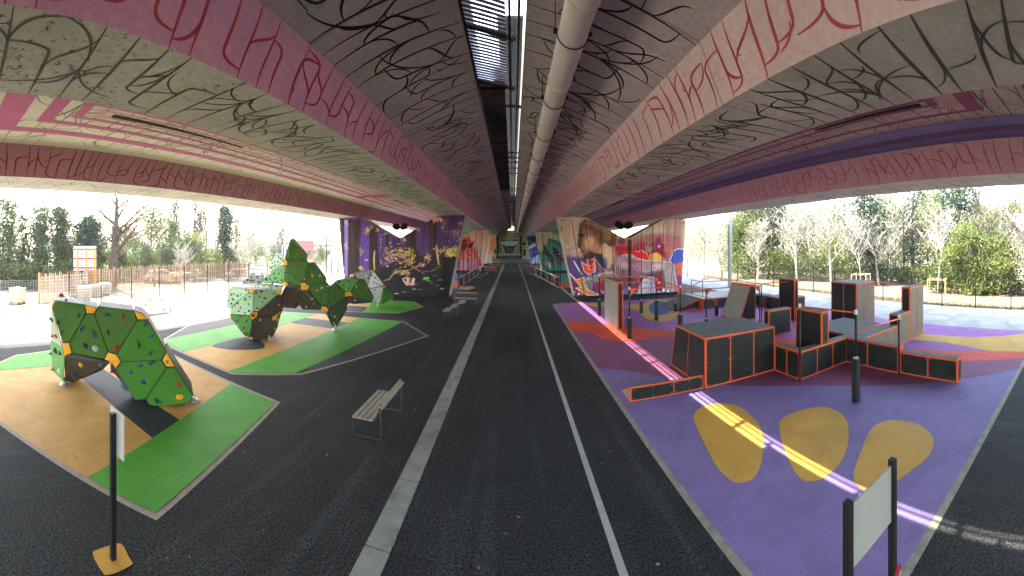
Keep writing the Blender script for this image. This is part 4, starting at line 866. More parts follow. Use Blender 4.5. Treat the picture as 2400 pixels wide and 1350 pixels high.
abox(15.1, 16.78, 11.0, 12.7, 2.27, [2, 1, 1, 2], 'broad tall block with a sunlit reflection painted brown on its side', side_mat=('sun_reflection_panel', 'sun_reflection_panel', 'sun_reflection_panel', 'black_panel'))
abox(14.42, 15.8, 7.57, 8.0, 2.35, [2, 1, 1, 1], 'tall brown-sided end block at the right of the platform', side_mat=('sun_reflection_panel', 'sun_reflection_panel', 'sun_reflection_panel', 'black_panel'))
abox(13.37, 14.4, 7.57, 8.02, 1.32, [1, 1, 1, 1], 'medium step leaning against the tall brown-sided end block', side_mat=('sun_reflection_panel', 'sun_reflection_panel', 'sun_reflection_panel', 'black_panel'))
abox(5.17, 5.47, 17.55, 20.15, 2.4, [1, 2, 1, 2], 'tall pale grey panel wall nearest the road', side_mat=('black_panel', 'grey_panel', 'grey_panel', 'pale_panel'))
pblock('parkour_block', [(11.75, 16.45, Z0), (12.9, 16.45, Z0), (12.9, 18.3, Z0), (11.75, 18.3, Z0)], [(12.52, 16.45, 2.0), (12.9, 16.45, 2.0), (12.9, 18.3, 2.0), (12.52, 18.3, 2.0)], [1, 1, 1, 1], 'leaning wedge wall with one long sloping grey face', side_mat=('black_panel', 'black_panel', 'black_panel', 'pale_panel'), top_panel=False)
pblock('parkour_ramp', [(9.9, 21.0, Z0), (11.78, 21.0, Z0), (11.78, 23.4, Z0), (9.9, 23.4, Z0)], [(9.9, 21.0, .04), (11.78, 21.0, .72), (11.78, 23.4, .72), (9.9, 23.4, .04)], [1, 0, 0, 0], 'short ramp rising to the rear platform', top_mat='grip_panel')
abox(11.8, 16.0, 20.6, 23.4, .72, [4, 2, 0, 0], 'rear platform behind the leaning wedge wall', top_mat='grey_panel')
abox(15.7, 16.5, 19.2, 20.5, .8, [1, 1, 1, 1], 'small far cube right of the rear platform')

# bars, posts and rails
def bar_post(x, y, top, sleeve, label, thick=.075, rails=()):
    root = empty('bar_post', (x, y, 0), 0, label, 'bar post', 'black posts of the bar rig')
    mb = MB()
    if sleeve: mb.box((-.085, -.085, .012), (.085, .085, sleeve)); mb.build('post_sleeve', M['black_steel'], root)
    mb = MB(); mb.sm = True; mb.tube([(0, 0, sleeve or .012), (0, 0, top)], thick / 2, 10); mb.build('upright', M['black_steel'], root)
    mb = MB(); mb.tube([(0, 0, top - .07), (0, 0, top + .05)], .05, 10); mb.build('clamp', M['galvanised'], root)
    if sleeve: mb = MB(); mb.tube([(0, 0, sleeve - .002), (0, 0, sleeve + .05)], .065, 10); mb.build('collar', M['galvanised'], root)
    return root
def rail(a, b, label, rad=.024, gus=True):
    a = Vector(a); b = Vector(b); root = empty('orange_bar', tuple(a), 0, label, 'bar', 'orange bars of the rig'); d = b - a; mb = MB(); mb.sm = True; mb.tube([(0, 0, 0), tuple(d)], rad, 8); mb.build('bar_tube', M['orange_steel'], root)
    if gus:
        for p, s in ((Vector(), d.normalized()), (d, -d.normalized())):
            q = Vector((-s.y, s.x, 0)).normalized() * .008; z = Vector((0, 0, 1)); mb = MB(); T = [p + s * .05 + z * -.02, p + s * .36 + z * -.02, p + s * .05 + z * -.34]
            mb.hexa([t_ - q for t_ in T], [t_ + q for t_ in T]); mb.build('gusset', M['orange_steel'], root)
    return root
pa, pb_, pc, pd, pe, pf = (5.14, 21.3), (5.2, 15.75), (7.8, 21.26), (7.83, 18.9), (7.83, 15.87), (10.3, 17.6)
bar_post(*pa, 2.42, .95, 'thin black post at the far left of the monkey bars'); bar_post(*pb_, 2.3, .95, 'thick-sleeved black post nearest the road, in front of the pale panel wall')
bar_post(*pc, 2.27, .8, 'rear post of the bar rig in front of the mural'); bar_post(*pd, 2.3, 1.15, 'middle post planted at the rim of the blue ellipse'); bar_post(*pe, 2.25, .9, 'black post just behind the largest box, left'); bar_post(*pf, 1.85, .12, 'slim post on a small square foot between ramp and leaning wedge')
bar_post(11.95, 14.9, 2.15, 0, 'left one of two thin posts beside the leaning wedge', .06); bar_post(12.15, 15.0, 2.15, 0, 'right one of two thin posts beside the leaning wedge', .06)
bar_post(8.04, 5.88, 2.45, 1.18, 'thick black free-standing post in front of the low wall'); bar_post(8.07, 8.06, 2.38, 0, 'thin post bolted to the corner of the long low wall', .07); bar_post(10.46, 5.9, 1.9, 0, 'thin post at the meeting of low wall and lowest ledge', .07)
rail((*pb_, 2.28), (*pe, 2.22), 'orange bar across the front of the monkey bars'); rail((*pd, 2.28), (*pe, 2.22), 'orange bar along the right side of the monkey bars'); rail((*pa, 2.4), (*pc, 2.25), 'orange bar across the back of the monkey bars'); rail((*pc, 2.25), (*pd, 2.28), 'orange bar joining rear and middle post')
rail((5.3, 17.5, 2.15), (*pb_, 2.1), 'short orange bar from the pale panel wall to its front post', gus=False); rail((5.32, 20.2, 2.35), (*pa, 2.3), 'short orange bar behind the pale panel wall', gus=False); rail((5.5, 18.9, 2.3), (*pd, 2.1), 'orange bar from the pale panel wall to the middle post', gus=False)
rail((*pe, 2.2), (*pf, 1.8), 'orange bar sloping down to the slim post', gus=False); rail((*pf, 1.8), (12.0, 14.95, 2.12), 'orange bar from the slim post to the paired posts'); rail((12.7, 16.9, 1.95), (14.1, 14.9, 2.2), 'orange bar from the leaning wedge to the pillar slab', gus=False)
rail((14.3, 15.0, 2.28), (15.2, 12.6, 2.24), 'orange bar between the pillar slab and the broad tall block', gus=False); rail((16.75, 11.1, 2.22), (15.75, 7.9, 2.3), 'orange bar between the two tall brown-sided blocks', gus=False)
rail((8.07, 8.06, 2.36), (8.04, 5.88, 2.43), 'high orange bar over the long low wall', gus=False); rail((8.04, 5.88, 1.92), (10.46, 5.9, 1.84), 'slanting orange handrail in front of the platform', gus=False)
hr = empty('handrail', (12.3, 21.5, .74), 0, 'square orange and black handrail on the rear platform', 'handrail')
mb = MB(); mb.tube([(0, 0, 1.0), (2.6, -.3, 1.0)], .024, 8); mb.tube([(0, 1.6, 1.0), (0, 0, 1.0)], .024, 8); mb.build('bar_tube', M['orange_steel'], hr)
for x, y in ((0, 0), (2.6, -.3), (0, 1.6)): mb = MB(); mb.tube([(x, y, 0), (x, y, 1.02)], .024, 8); mb.build('upright', M['black_steel'], hr)
hr = empty('bent_rail', (10.0, 21.0, 0), 0, 'bent orange rail running down beside the short ramp', 'handrail')
mb = MB(); mb.box((-.08, -.08, .012), (.08, .08, .5)); mb.build('post_sleeve', M['black_steel'], hr); mb = MB(); mb.box((1.52, -2.48, .012), (1.68, -2.32, .62)); mb.build('post_sleeve', M['black_steel'], hr)
mb = MB(); mb.sm = True; mb.tube([(0, 0, .5), (0, 0, .95), (.35, -.2, 1.25), (1.8, -.5, 2.0), (2.2, -.6, 2.1)], .025, 8); mb.tube([(1.6, -2.4, .6), (1.6, -2.35, .85), (1.45, -2.1, 1.0), (.3, -1.4, 1.3)], .025, 8); mb.build('bar_tube', M['orange_steel'], hr)

# ================================================================== CLIMBING BOULDERS
def pmat(n, c, a=.05):
    t = NT(n); f = t.noise(1.2, 4); g = t.noise(160, 2, .8); col = t.ramp(f, [(.3, tuple(x * (1 - a) for x in c)), (.7, tuple(x * (1 + a) for x in c))]); t.bump(g, .5, .004)
    col = t.mix(t.ramp(t.noise(26, 0), [(.735, 0.0), (.745, .8)]), col, tuple(x * .3 for x in c)); return t.out(col, .55, spec=.4)
BM = {'g': pmat('panel_green', (.034, .125, .010)), 'g2': pmat('panel_bright_green', (.026, .165, .007)), 'm': pmat('panel_green_sheen', (.30, .47, .30)), 'm2': pmat('panel_soft_green', (.12, .33, .10)), 'p': pmat('panel_grey_sheen', (.40, .42, .43)),  # the mint and pale grey tones paint sky sheen onto green panels
      'c': pmat('panel_cream_sheen', (.42, .46, .33)), 'dk': pmat('core_dark', (.018, .022, .016)), 'd': pmat('panel_shade', (.062, .055, .048)), 'dg': pmat('panel_dark_green', (.035, .07, .035)), 'b': pmat('panel_brown', (.17, .145, .12)), 'o': pmat('joint_yellow', (.80, .37, .025), .04)}  # cream paints sheen too; the dark panel paints shade on undersides and inner faces
HC = [dull('hold_' + n, c, .1, 9, .6) for n, c in (('red', (.42, .012, .02)), ('blue', (.015, .09, .26)), ('green', (.012, .065, .03)), ('purple', (.05, .02, .12)), ('yellow', (.72, .33, .02)), ('mint', (.30, .48, .42)), ('teal', (.03, .09, .09)))]
def hold_mesh(seed, m):
    r = random.Random(seed); mb = MB(); mb.sm = False; n = 9; rings = [(1.0, 0.0), (.92, .35), (.62, .72), (.22, .9)]; ph = r.random() * 6; e = r.uniform(.15, .4); f = r.choice((2, 3)); asp = r.uniform(.55, 1.0)
    k = 0
    for i, (q, h) in enumerate(rings):
        for j in range(n):
            a = 2 * math.pi * j / n; rr = q * (1 + e * math.sin(f * a + ph) + r.uniform(-.08, .08)); mb.v.append((rr * math.cos(a), rr * math.sin(a) * asp, h * (.8 + .5 * math.sin(a + ph))))
    for i in range(3):
        for j in range(n): mb.f.append((i*n + j, i*n + (j+1) % n, (i+1)*n + (j+1) % n, (i+1)*n + j)); mb.mi.append(0)
    mb.f.append(tuple(range(3*n, 4*n))); mb.mi.append(0)
    o = mb.build('climbing_hold', m); me = o.data; bpy.data.objects.remove(o); return me
HM = [[hold_mesh(i * 7 + j, m) for j in range(3)] for i, m in enumerate(HC)]
def boulder(name, label, rf, panels, center, seed, hs=(.07, .12), per=6, maxh=100, wob=.12, feet=(), depth=1.0, core_min=.0):
    r = random.Random(seed); root = empty(name, center, 0, label, 'climbing boulder', 'faceted climbing boulders on the green and tan mats'); O = Vector(center); cand = []
    core = MB()
    for ent in panels:
        key, pts = ent[0], ent[1]; opt = ent[2] if len(ent) > 2 else {}
        P3 = []
        for q in pts:
            u, v = q[0], q[1]; dr = q[2] if len(q) > 2 else 0.0
            if 'z' in opt: P3.append(G(u, v, opt['z']) - O); continue
            ff = opt.get('rf', rf); rr = ff(u) + dr + wob * math.sin(.05 * u + 1) + wob * math.sin(.07 * v)
            P3.append(PR(u, v, rr) - O)
        c = sum(P3, Vector()) / len(P3); nrm = Vector()
        for i in range(len(P3)): nrm += (P3[i] - c).cross(P3[(i + 1) % len(P3)] - c)
        nrm.normalize(); view = (Vector((0, 0, CAMZ)) - O - c)
        if nrm.dot(view) < 0: nrm = -nrm; P3 = P3[::-1]
        back = (c + O); back.z = 0; back = back.normalized()
        if not opt.get('nocore'):
            dpt = opt.get('depth', depth); core.hexa([p - nrm * .035 + back * dpt * .98 for p in P3], [p - nrm * .035 for p in P3])
        gap = .02; q = [p + (c - p).normalized() * min(gap * 1.3, (c - p).length * .2) for p in P3]
        b = MB(); b.hexa([p - nrm * .03 for p in q], q)
        nm = 'corner_joint' if key == 'o' else 'climbing_panel'
        if key == 'o':                      # raised, folded yellow joint
            b = MB(); cc = c + nrm * .03
            for i in range(len(q)): b.poly([q[i] + nrm * .006, q[(i + 1) % len(q)] + nrm * .006, cc])
            for i in range(len(q)): b.poly([q[i] - nrm * .03, q[(i + 1) % len(q)] - nrm * .03, q[(i + 1) % len(q)] + nrm * .006, q[i] + nrm * .006])
        pan = b.build(nm, BM[key], root)
        if opt.get('mark'):
            x = nrm.cross(Vector((0, 0, 1))).normalized(); y = x.cross(nrm); m_ = MB(); s_ = .045 * opt['mark']; cc = c + nrm * .045
            for k_, mi in ((1.0, 0), (.62, 1), (.38, 0)): m_.poly([cc + nrm * .002 * (3 - k_) + (x * a + y * b_) * s_ * k_ for a, b_ in ((-1, 0), (0, -1.3), (1, 0), (0, 1.3))], mi)
            m_.build('badge', [M['black_steel'], BM['o']], root)
        if key != 'o':
            tri = [(c, P3[i], P3[(i + 1) % len(P3)]) for i in range(len(P3))]; ar = [((b_ - a).cross(d - a)).length for a, b_, d in tri]; A = sum(ar) / 2
            n = min(16, max(2, int(per * A * opt.get('dens', 1)))); got = []; t_ = 0
            while len(got) < n and t_ < 300:
                t_ += 1; k = r.choices(range(len(tri)), ar)[0]; a, b_, d = tri[k]; s1, s2 = r.random(), r.random()
                if s1 + s2 > 1: s1, s2 = 1 - s1, 1 - s2
                p = a + (b_ - a) * s1 * .86 + (d - a) * s2 * .86
                if all((p - g).length > (.30 if per < 6 else .2) for g in got): got.append(p)
            cand += [(p, nrm, A) for p in got]
    core.build('core_frame', BM['dk'], root)
    r.shuffle(cand)
    rest = MB(); mats_ = list(HC)
    for p, nrm, A in cand[maxh:]:
        ci = r.choices(range(7), (5, 4, 5, 3, 2, 1, 3))[0]; me = HM[ci][r.randrange(3)]; s_ = r.uniform(*hs); m_ = Matrix.Translation(p + nrm * .002) @ (nrm.to_track_quat('Z', 'Y') @ Matrix.Rotation(r.random() * 6.28, 3, 'Z').to_quaternion()).to_matrix().to_4x4() @ Matrix.Scale(s_, 4)
        k = len(rest.v); rest.v += [tuple(m_ @ v.co) for v in me.vertices]
        for f_ in me.polygons: rest.f.append(tuple(k + i for i in f_.vertices)); rest.mi.append(ci)
    if rest.f: rest.build('small_climbing_hold', mats_, root)['kind'] = 'stuff'
    for p, nrm, A in cand[:maxh]:
        me = HM[r.choices(range(7), (5, 4, 5, 3, 2, 1, 3))[0]][r.randrange(3)]; o = bpy.data.objects.new('climbing_hold', me); C.objects.link(o); o.parent = root
        o.location = p + nrm * .002; s_ = r.uniform(*hs); o.rotation_mode = 'QUATERNION'; o.rotation_quaternion = nrm.to_track_quat('Z', 'Y') @ Matrix.Rotation(r.random() * 6.28, 3, 'Z').to_quaternion(); o.scale = (s_, s_, s_ * r.uniform(.6, 1.1))
    for f in feet:
        b = MB(); b.sm = True; g = Vector(f[0]); g.z = 0; tp = Vector(f[1]); b.tube([g - O + Vector((0, 0, .012)), g - O + Vector((0, 0, .05))], .14, 12); b.tube([g - O + Vector((0, 0, .05)), (g * .5 + tp * .5) - O, tp - O], .055, 10); b.tube([(g * .7 + tp * .3) - O - Vector((0, 0, .03)), (g * .6 + tp * .4) - O], .09, 10); b.build('foot', M['galvanised'], root)
    return root
def rline(A, B):
    def f(u):
        th = (u - U0) / KF; d = Vector((math.sin(th), math.cos(th))); a = Vector(A); e = Vector(B) - a
        # a + e*s = d*r
        det = e.x * -d.y + e.y * d.x; s = (-a.x * -d.y - (-a.y) * -d.x * -1) if False else None
        M2 = Matrix(((d.x, -e.x), (d.y, -e.y))); sol = M2.inverted() @ a; return sol[0]
    return f
def rint(tab):
    def f(u):
        return 1.0 / float(np.interp(u, [a for a, _ in tab], [1.0 / b for _, b in tab]))
    return f
f1 = rline((-10.15, 3.4), (-7.3, 6.15))
b1 = [('g', [(129,704),(198,714),(202,734),(162,803),(145,803),(121,722)]), ('g', [(202,735),(221,735.5),(253,824),(243,842),(169,828),(162,803)]),
 ('g', [(232,718),(313,728),(322,750),(274,830),(253,824),(221,735.5)]), ('g2', [(322,750),(347,749),(390,824),(379,844),(284,848),(274,830)]),
 ('g2', [(284,848),(379,844),(390,862),(341,937),(317,939),(272,865)]), ('g2', [(390,862),(410,860),(453,928),(443,945),(351,954),(341,937)]),
 ('o', [(198,714),(229,722),(221,735.5),(202,735)]), ('o', [(313,728),(333,734),(347,749),(322,750)]), ('o', [(253,824),(274,830),(284,848),(272,865),(259,849),(243,842)]),
 ('o', [(390,824),(410,860),(390,861),(379,844)], {'mark': 1.0}), ('o', [(145,803),(162,803),(169,828),(151,836),(145.5,815)]), ('o', [(129,704),(123,700,.2),(118,716,.3),(121,722)], {'nocore': 1}),
 ('m', [(129,704),(123,700,.2),(145.5,689,1.2),(161,693,1.2),(178,712,.2)], {'nocore': 1, 'dens': .7}), ('m', [(161,693,1.2),(226,720,1.0),(216,720,.3),(198,714),(178,712,.2)], {'nocore': 1, 'dens': .7}),
 ('c', [(127,705),(121,722),(145,815),(119,793,.8),(115.5,714,.8)], {'nocore': 1}), ('m2', [(119,794,.8),(145.5,815.5),(151,836),(148,896,.5),(123,870,1.0),(118,814,1.0)], {'nocore': 1}),
 ('d', [(151,836),(169,829),(259,850),(241,868,.9),(169,898,.9),(152,894,.5)], {'depth': .4}), ('d', [(259,850),(272,865),(317,939),(312,928,.45),(258,864,.6)], {'nocore': 1, 'dens': 1.5})]
boulder('climbing_boulder', 'nearest dark green climbing boulder with big holds, arched over the near mat', f1, b1, (-8.8, 5.3, 0), 3, (.065, .115), 4.2, 100, .02, [(G(150, 903), PR(150, 885, 11.3)), (G(456, 941), PR(449, 930, 10.2))], .95)
fA = rint([(525, 17.4), (590, 15.8), (670, 16.7)]); fM = rint([(560, 20.5), (615, 18.8), (667, 17.5), (705, 17.2), (770, 17.5), (808, 18.2), (880, 20.3)])
A_ = {'rf': fA}
b2 = [('m', [(545,674),(582.6,677),(582.6,686),(538,722),(530.6,721),(533.5,682)], A_), ('m', [(582.6,686.7),(592.8,687.7),(592.8,730),(582.6,739.7),(538.3,735),(539,722)], A_), ('m', [(603.8,678.7),(649,680),(649,691.6),(603.8,731),(592.8,730),(592.8,687.7)], A_),
 ('o', [(582.6,676),(603.8,677),(592.8,687.7),(582.6,686.7)], A_), ('m', [(545,674),(554.7,668),(604.7,663.5),(667.3,668),(662.5,679),(603.8,678)], {'z': 2.26, 'nocore': 1}), ('o', [(649,680),(662.5,678.7),(659.6,691.6),(650,691.6)], A_),
 ('o', [(592.2,730.7),(604.7,731),(602.8,742.6),(591.3,750.3),(582.6,739.7)], {'rf': fA, 'mark': 1.6}), ('g2', [(538.3,735),(582.6,740.7),(591.3,751.3),(584.5,789.8,.2),(574,788.8,.2),(538.3,743.6)], A_),
 ('d', [(649,691.6),(659.6,691.6,.2),(652.9,735,.5),(638.5,742.6,.4),(602.8,742.6),(603.8,731)], A_), ('d', [(602.8,742.6),(638.5,742.6,.4),(637.5,751,.4),(645,751,.5),(636.5,793,.5),(592,797,.3),(584.5,789.8,.2),(591.3,750.3)], A_),
 ('d', [(660,691.6,.25),(668,672,.9),(664,721,1.0),(657,742,.8),(648,775,.7),(637,793,.55),(645.5,751,.5),(653.2,735,.5)], {'rf': fA, 'nocore': 1}),
 ('o', [(638.5,742.6,.4),(652.9,735,.5),(647,751,.5),(637.5,751,.4)], A_), ('o', [(584.5,789.8,.2),(593,791,.25),(593,797.5,.3),(587,796,.3)], A_),
 ('m', [(648,590.4,.7),(663.5,600.5,.1),(662.5,611.6,.1),(632,639,.7),(627,635.7,.9)], {'depth': .25}), ('m2', [(665.4,622.8),(667.3,657.9),(658.7,666.5),(615.3,663.6),(615.3,656),(655.8,622.8)]), ('g', [(667.3,622.8),(674,623.2),(705.9,661.7),(704.9,670.4),(677,667.5),(667.3,657.9)]),
 ('g', [(679.9,560,.3),(689.5,559.2,.3),(721.3,596.2,.1),(718.4,606.8,.1),(675,612.6),(667.3,602,.1)]), ('g', [(675,612.6),(718.4,607,.1),(723.2,615.5),(716.5,661.3),(705.9,661.7),(674,624)]), ('g', [(723.2,616),(737.3,614.7),(766.7,654),(765.3,662),(722.7,669.3),(716.5,661.3)]),
 ('g', [(722.7,669.3),(765.3,662.7),(772.7,671.3),(764.7,718),(753.3,717.3),(722,680.7)]), ('g', [(772.7,671.3),(784,664.7),(808.7,683.3),(808.7,695.3),(772.7,721.3),(765.3,718)]), ('m2', [(785.3,662),(788.7,658.7),(826.7,651.3),(840.7,655.3),(822,682.7),(809.3,683.3)]),
 ('g', [(841.3,655.3),(854.7,656.7),(876.7,696.7),(873.3,706),(828,692.7),(822.7,682.7)]), ('o', [(704.9,662),(716.5,661.7),(722.2,671.3),(721.3,681),(704.9,681)]), ('o', [(667.3,657.9),(676,666.5),(670,672.3),(658.7,666.5)]), ('o', [(667.3,604),(674,613.6),(674,622.2),(663.5,622.2),(663.5,611.6)]),
 ('o', [(809.3,683.3),(822,682.7),(828,693.3),(808,695.3)]), ('o', [(753.3,717.3),(764.7,718),(770.7,726),(765.3,735.3),(760,727.3),(751.3,727.3)]),
 ('d', [(667,672),(676,668),(705,673),(705.5,681),(701,716,.6),(692.4,724,.7),(663.5,721.4,.7),(662.5,714,.6)], {'depth': .5}), ('d', [(705.9,681),(720.3,682),(752,719.5),(751,727,.2),(708.8,726,.7),(701,716,.6)], {'depth': .5}),
 ('dg', [(770.7,723.3),(808.7,696.7),(818.7,711,.2),(813.3,715.3,.2),(814.7,724,.2),(790.7,766,.3),(780,766,.3),(765.3,735.3)], {'depth': .6}), ('d', [(808.7,696),(828,693.3),(873.3,706),(873.3,709.3,.3),(828,713.3,.6),(818.7,711.3,.3)], {'depth': .4}),
 ('b', [(582.6,644.5,.3),(618,645,.3),(613,663.6),(590.3,663.6),(582.6,651,.2)], {'depth': .5}), ('b', [(581.6,652,.2),(590.3,663.6),(567,668),(573,653,.2)], {'depth': .4}), ('m', [(582.6,643.4,.3),(597,637.5,1.1),(624,640,1.1),(618,644.5,.3)], {'nocore': 1})]
boulder('climbing_boulder', 'largest multi-peaked green climbing boulder with painted pale sheen on the middle mat', fM, b2, (-9.3, 14.5, 0), 5, (.05, .08), 10, 100, .04, [(G(633.6, 797.5), PR(630, 786, 16.4)), (G(785, 775), PR(786, 762, 18.0))], .8)
f3 = rint([(825, 25.3), (866, 24.4), (896, 24.0), (926, 24.7)])
b3 = [('b', [(830.7,641.3),(866,634),(870,636.7),(863.3,671.3),(841.3,660)]), ('p', [(871.3,637.3),(877.3,637.3),(896,661.3),(895.3,669.3),(866,677.3),(862,671.3)]), ('p', [(866,677.7),(896,670),(898.7,675.3),(890.7,708.7,.2),(884.7,711.3,.2),(876,702,.1)]),
 ('g2', [(899.3,675.3),(906,673.3),(924,693.3),(922.7,700.7),(898,714,.2),(890.7,709.3,.2)]), ('o', [(896.5,661.5),(906,673.3),(899.3,675.3),(896,669.3)], {'mark': 1.6}), ('o', [(866,634),(876,634),(877.3,637.3),(871.3,637.3)]), ('o', [(821.3,645.3),(830,642.7),(830,650),(818.7,648.7)]),
 ('g', [(841,660),(863,671.5),(866,677.7),(876,702,.1),(850,700,.4),(836,680,.3)])]
boulder('climbing_boulder', 'farthest small climbing boulder with two faces painted pale grey for sheen, near the violet pier', f3, b3, (-9.0, 22.9, 0), 8, (.05, .08), 12, 60, .04, [(G(887, 718), PR(888, 708, 24.4))], .9)

# ================================================================== SEATS
def make_bench():
    root = empty('bench', (0, 0, 0), 0, 'x', 'bench', 'slatted benches with steel loop frames')
    for i, x in enumerate((-.62, -.49, -.36, -.23)): mb = MB(); mb.box((x - .05, -.80, .42), (x + .05, .80, .452)); mb.build('seat_slat', M['wood_slat'], root)
    mb = MB(); m = Matrix.Translation((.0, 0, .76)) @ Matrix.Rotation(R(42), 4, 'Y'); mb.box((-.075, -.80, -.014), (.075, .80, .014), 0, m); mb.build('backrest', M['wood_slat'], root)
    for y in (-.74, .74):
        mb = MB()
        for a, b in (((-.67, y, .012), (-.67, y, .42)), ((-.67, y, .018), (.0, y, .018)), ((0, y, .012), (0, y, .80)), ((-.67, y, .405), (-.14, y, .405)), ((-.14, y, .405), (-.03, y, .70))): mb.bar(a, b, .055, .02)
        mb.build('frame', M['black_steel'] if False else M['steel_dark'], root)
    return root
M['steel_dark'] = dull('steel_dark', (.075, .075, .075), .2, 9, .4, .6)
b0 = place(make_bench(), (-2.82, 8.2, 0), 0, 'slatted bench nearest to the viewer beside the near mat, back to the road')
b_ = place(copy_tree(b0), (-19.15, 12.85, 0), R(180), 'sunlit bench on the pale pavement behind the nearest boulder')
b_ = place(copy_tree(b0), (-3.3, 26.2, 0), R(83), 'bench with backrest at the foot of the violet pier')
def make_tier():
    root = empty('stepped_seat', (0, 0, 0), 0, 'x', 'stepped seat', 'three-level slatted seats on wire legs')
    for k, (x, z, l) in enumerate(((-.42, .42, 1.2), (0, .66, 1.2), (.45, .90, 1.25))):
        mb = MB()
        for j in range(3): mb.box((x - .2 + j * .137, -l / 2, z - .035), (x - .08 + j * .137, l / 2, z))
        mb.build('seat_level', M['wood_slat'], root); mb = MB()
        for y in (-l / 2 + .05, l / 2 - .05):
            for q in (-.19, .19): mb.bar((x + q, y, .012), (x + q, y, z - .03), .018)
            mb.bar((x - .19, y, .025), (x + .19, y, .025), .018)
        mb.build('leg_frame', M['steel_dark'], root)
    return root
t0 = place(make_tier(), (-3.45, 21.4, 0), 0, 'stepped seat left of the road beside the small bench')
place(copy_tree(t0), (-3.5, 42.3, 0), 0, 'stepped seat left of the road in front of the left red tables')
place(copy_tree(t0), (2.55, 42.4, 0), R(180), 'stepped seat right of the road')
RED_T = dull('table_red', (.55, .06, .05), .12, 3, .6); YEL_T = dull('table_yellow', (.62, .42, .02), .12, 3, .6)
def make_table(m, label, L=2.6, W_=1.5):
    root = empty('game_table', (0, 0, 0), 0, label, 'table', 'coloured tables far down the road'); mb = MB(); mb.box((-L / 2, -W_ / 2, .72), (L / 2, W_ / 2, .78)); mb.build('tabletop', m, root)
    for x in (-L / 2 + .2, L / 2 - .2): mb = MB(); mb.bar((x, -W_ / 2 + .1, .012), (x, -W_ / 2 + .1, .72), .08); mb.bar((x, W_ / 2 - .1, .012), (x, W_ / 2 - .1, .72), .08); mb.bar((x, -W_ / 2 + .1, .68), (x, W_ / 2 - .1, .68), .06); mb.build('leg_frame', M['steel_dark'], root)
    return root
place(make_table(RED_T, 'red table left of the road'), (-3.7, 56.5, 0)); place(make_table(RED_T, 'red table right of the road'), (2.9, 57.5, 0)); place(make_table(YEL_T, 'yellow table far down the road on its left'), (-3.6, 71, 0), R(8))
for (x, y, m, l) in ((-3.4, 53.6, RED_T, 'red bench before the left red table'), (3.0, 54.4, RED_T, 'red bench before the right red table'), (-3.1, 67.5, M['white_paint'], 'pale bench before the yellow table'), (2.6, 68, M['white_paint'], 'pale bench far down the road on its right')):
    r_ = empty('long_bench', (x, y, 0), 0, l, 'bench', 'backless benches far down the road'); mb = MB(); mb.box((-1.1, -.2, .42), (1.1, .2, .47)); mb.build('seat', m, r_)
    for s_ in (-.9, .9): mb = MB(); mb.box((s_ - .03, -.18, .012), (s_ + .03, .18, .42)); mb.build('leg', M['steel_dark'], r_)
bn = empty('litter_bin', (-4.35, 52.5, 0), 0, 'small black litter bin next to the left red bench', 'bin'); mb = MB(); mb.tube([(0, 0, .012), (0, 0, .9)], [.24, .28], 12); mb.build('bin_body', M['black_steel'], bn); mb = MB(); mb.tube([(0, 0, .9), (0, 0, .98)], [.3, .2], 12); mb.build('bin_lid', M['steel_dark'], bn)
for i, (a, b, c_) in enumerate((((-4.95, 33.8), (-4.25, 35.6), .02), ((-4.6, 33.9), (-4.0, 35.9), .03), ((-4.35, 33.7), (-3.75, 35.3), .02), ((-4.8, 34.2), (-3.95, 35.2), .14))):
    mb = MB(); mb.bar((a[0], a[1], c_ + .05), (b[0], b[1], c_ + .05), .24, .09); tag(mb.build('timber_plank', dull('fresh_timber', (.42, .30, .17), .2, 3, .8)), ['outermost timber plank left of the pile by the pier', 'middle timber plank of the pile', 'timber plank of the pile closest to the road', 'topmost timber plank lying across the pile'][i], 'plank', 'loose planks behind the violet pier')

# ================================================================== SIGNS
sg = empty('notice_sign', tuple(G(265, 1312)), 0, 'black post notice with narrow white board beside the near mat', 'sign'); g0 = Vector(sg.location)
mb = MB(); mb.box((-.035, -.035, 0.012), (.035, .035, 2.0)); mb.build('post', M['black_steel'], sg)
mb = MB(); A = PR(257, 952, 5.18) - g0; B = PR(287, 977, 4.86) - g0; d = (B - A); d.z = 0; n_ = Vector((-d.y, d.x, 0)).normalized() * .008
mb.hexa([A + Vector((0,0,-.6)) - n_, B + Vector((0,0,-.6)) - n_, B + Vector((0,0,-.6)) + n_, A + Vector((0,0,-.6)) + n_], [A - n_, Vector((B.x, B.y, A.z)) - n_, Vector((B.x, B.y, A.z)) + n_, A + n_]); WH = dull('board_white', (.55, .56, .58), .06, 3, .5); mb.build('board', WH, sg).location = (.0, .02, 0)
pp = gpoly([(650,1190),(665,1178),(740,1150),(820,1125),(850,1128),(872,1150),(900,1210),(935,1270),(880,1305),(800,1340),(735,1350),(700,1300),(665,1240)], 0, 900, 3)
tag(sheet('rubber_patch', pp, .012, rubber('rubber_amber', (.62, .32, .05))), kind='structure')
sg = empty('notice_board', (2.98, 1.98, 0), 0, 'grey-backed board between two black posts at the lower right corner', 'sign')
for x in (-.39, .39): mb = MB(); mb.box((x - .035, -.035, .012), (x + .035, .035, 2.0)); mb.build('post', M['black_steel'], sg)
mb = MB(); mb.box((-.35, -.008, 1.36), (.35, .008, 1.95)); mb.build('board', dull('board_grey', (.30, .31, .31), .05, 3, .5), sg)
tp = MB()
for i in range(5): tp.bar((.34 - .012 * i, -.045 - .012 * i, .62 + .05 * i), (.42 + .01 * i, -.05, .60 + .06 * i), .04, .006, i % 2)
tag(tp.build('barrier_tape', [dull('tape_red', (.5, .02, .03), .1, 3, .5), WH], None, (2.98, 1.98, 0)), 'red and white barrier tape tied round the right post of the notice board', 'tape')

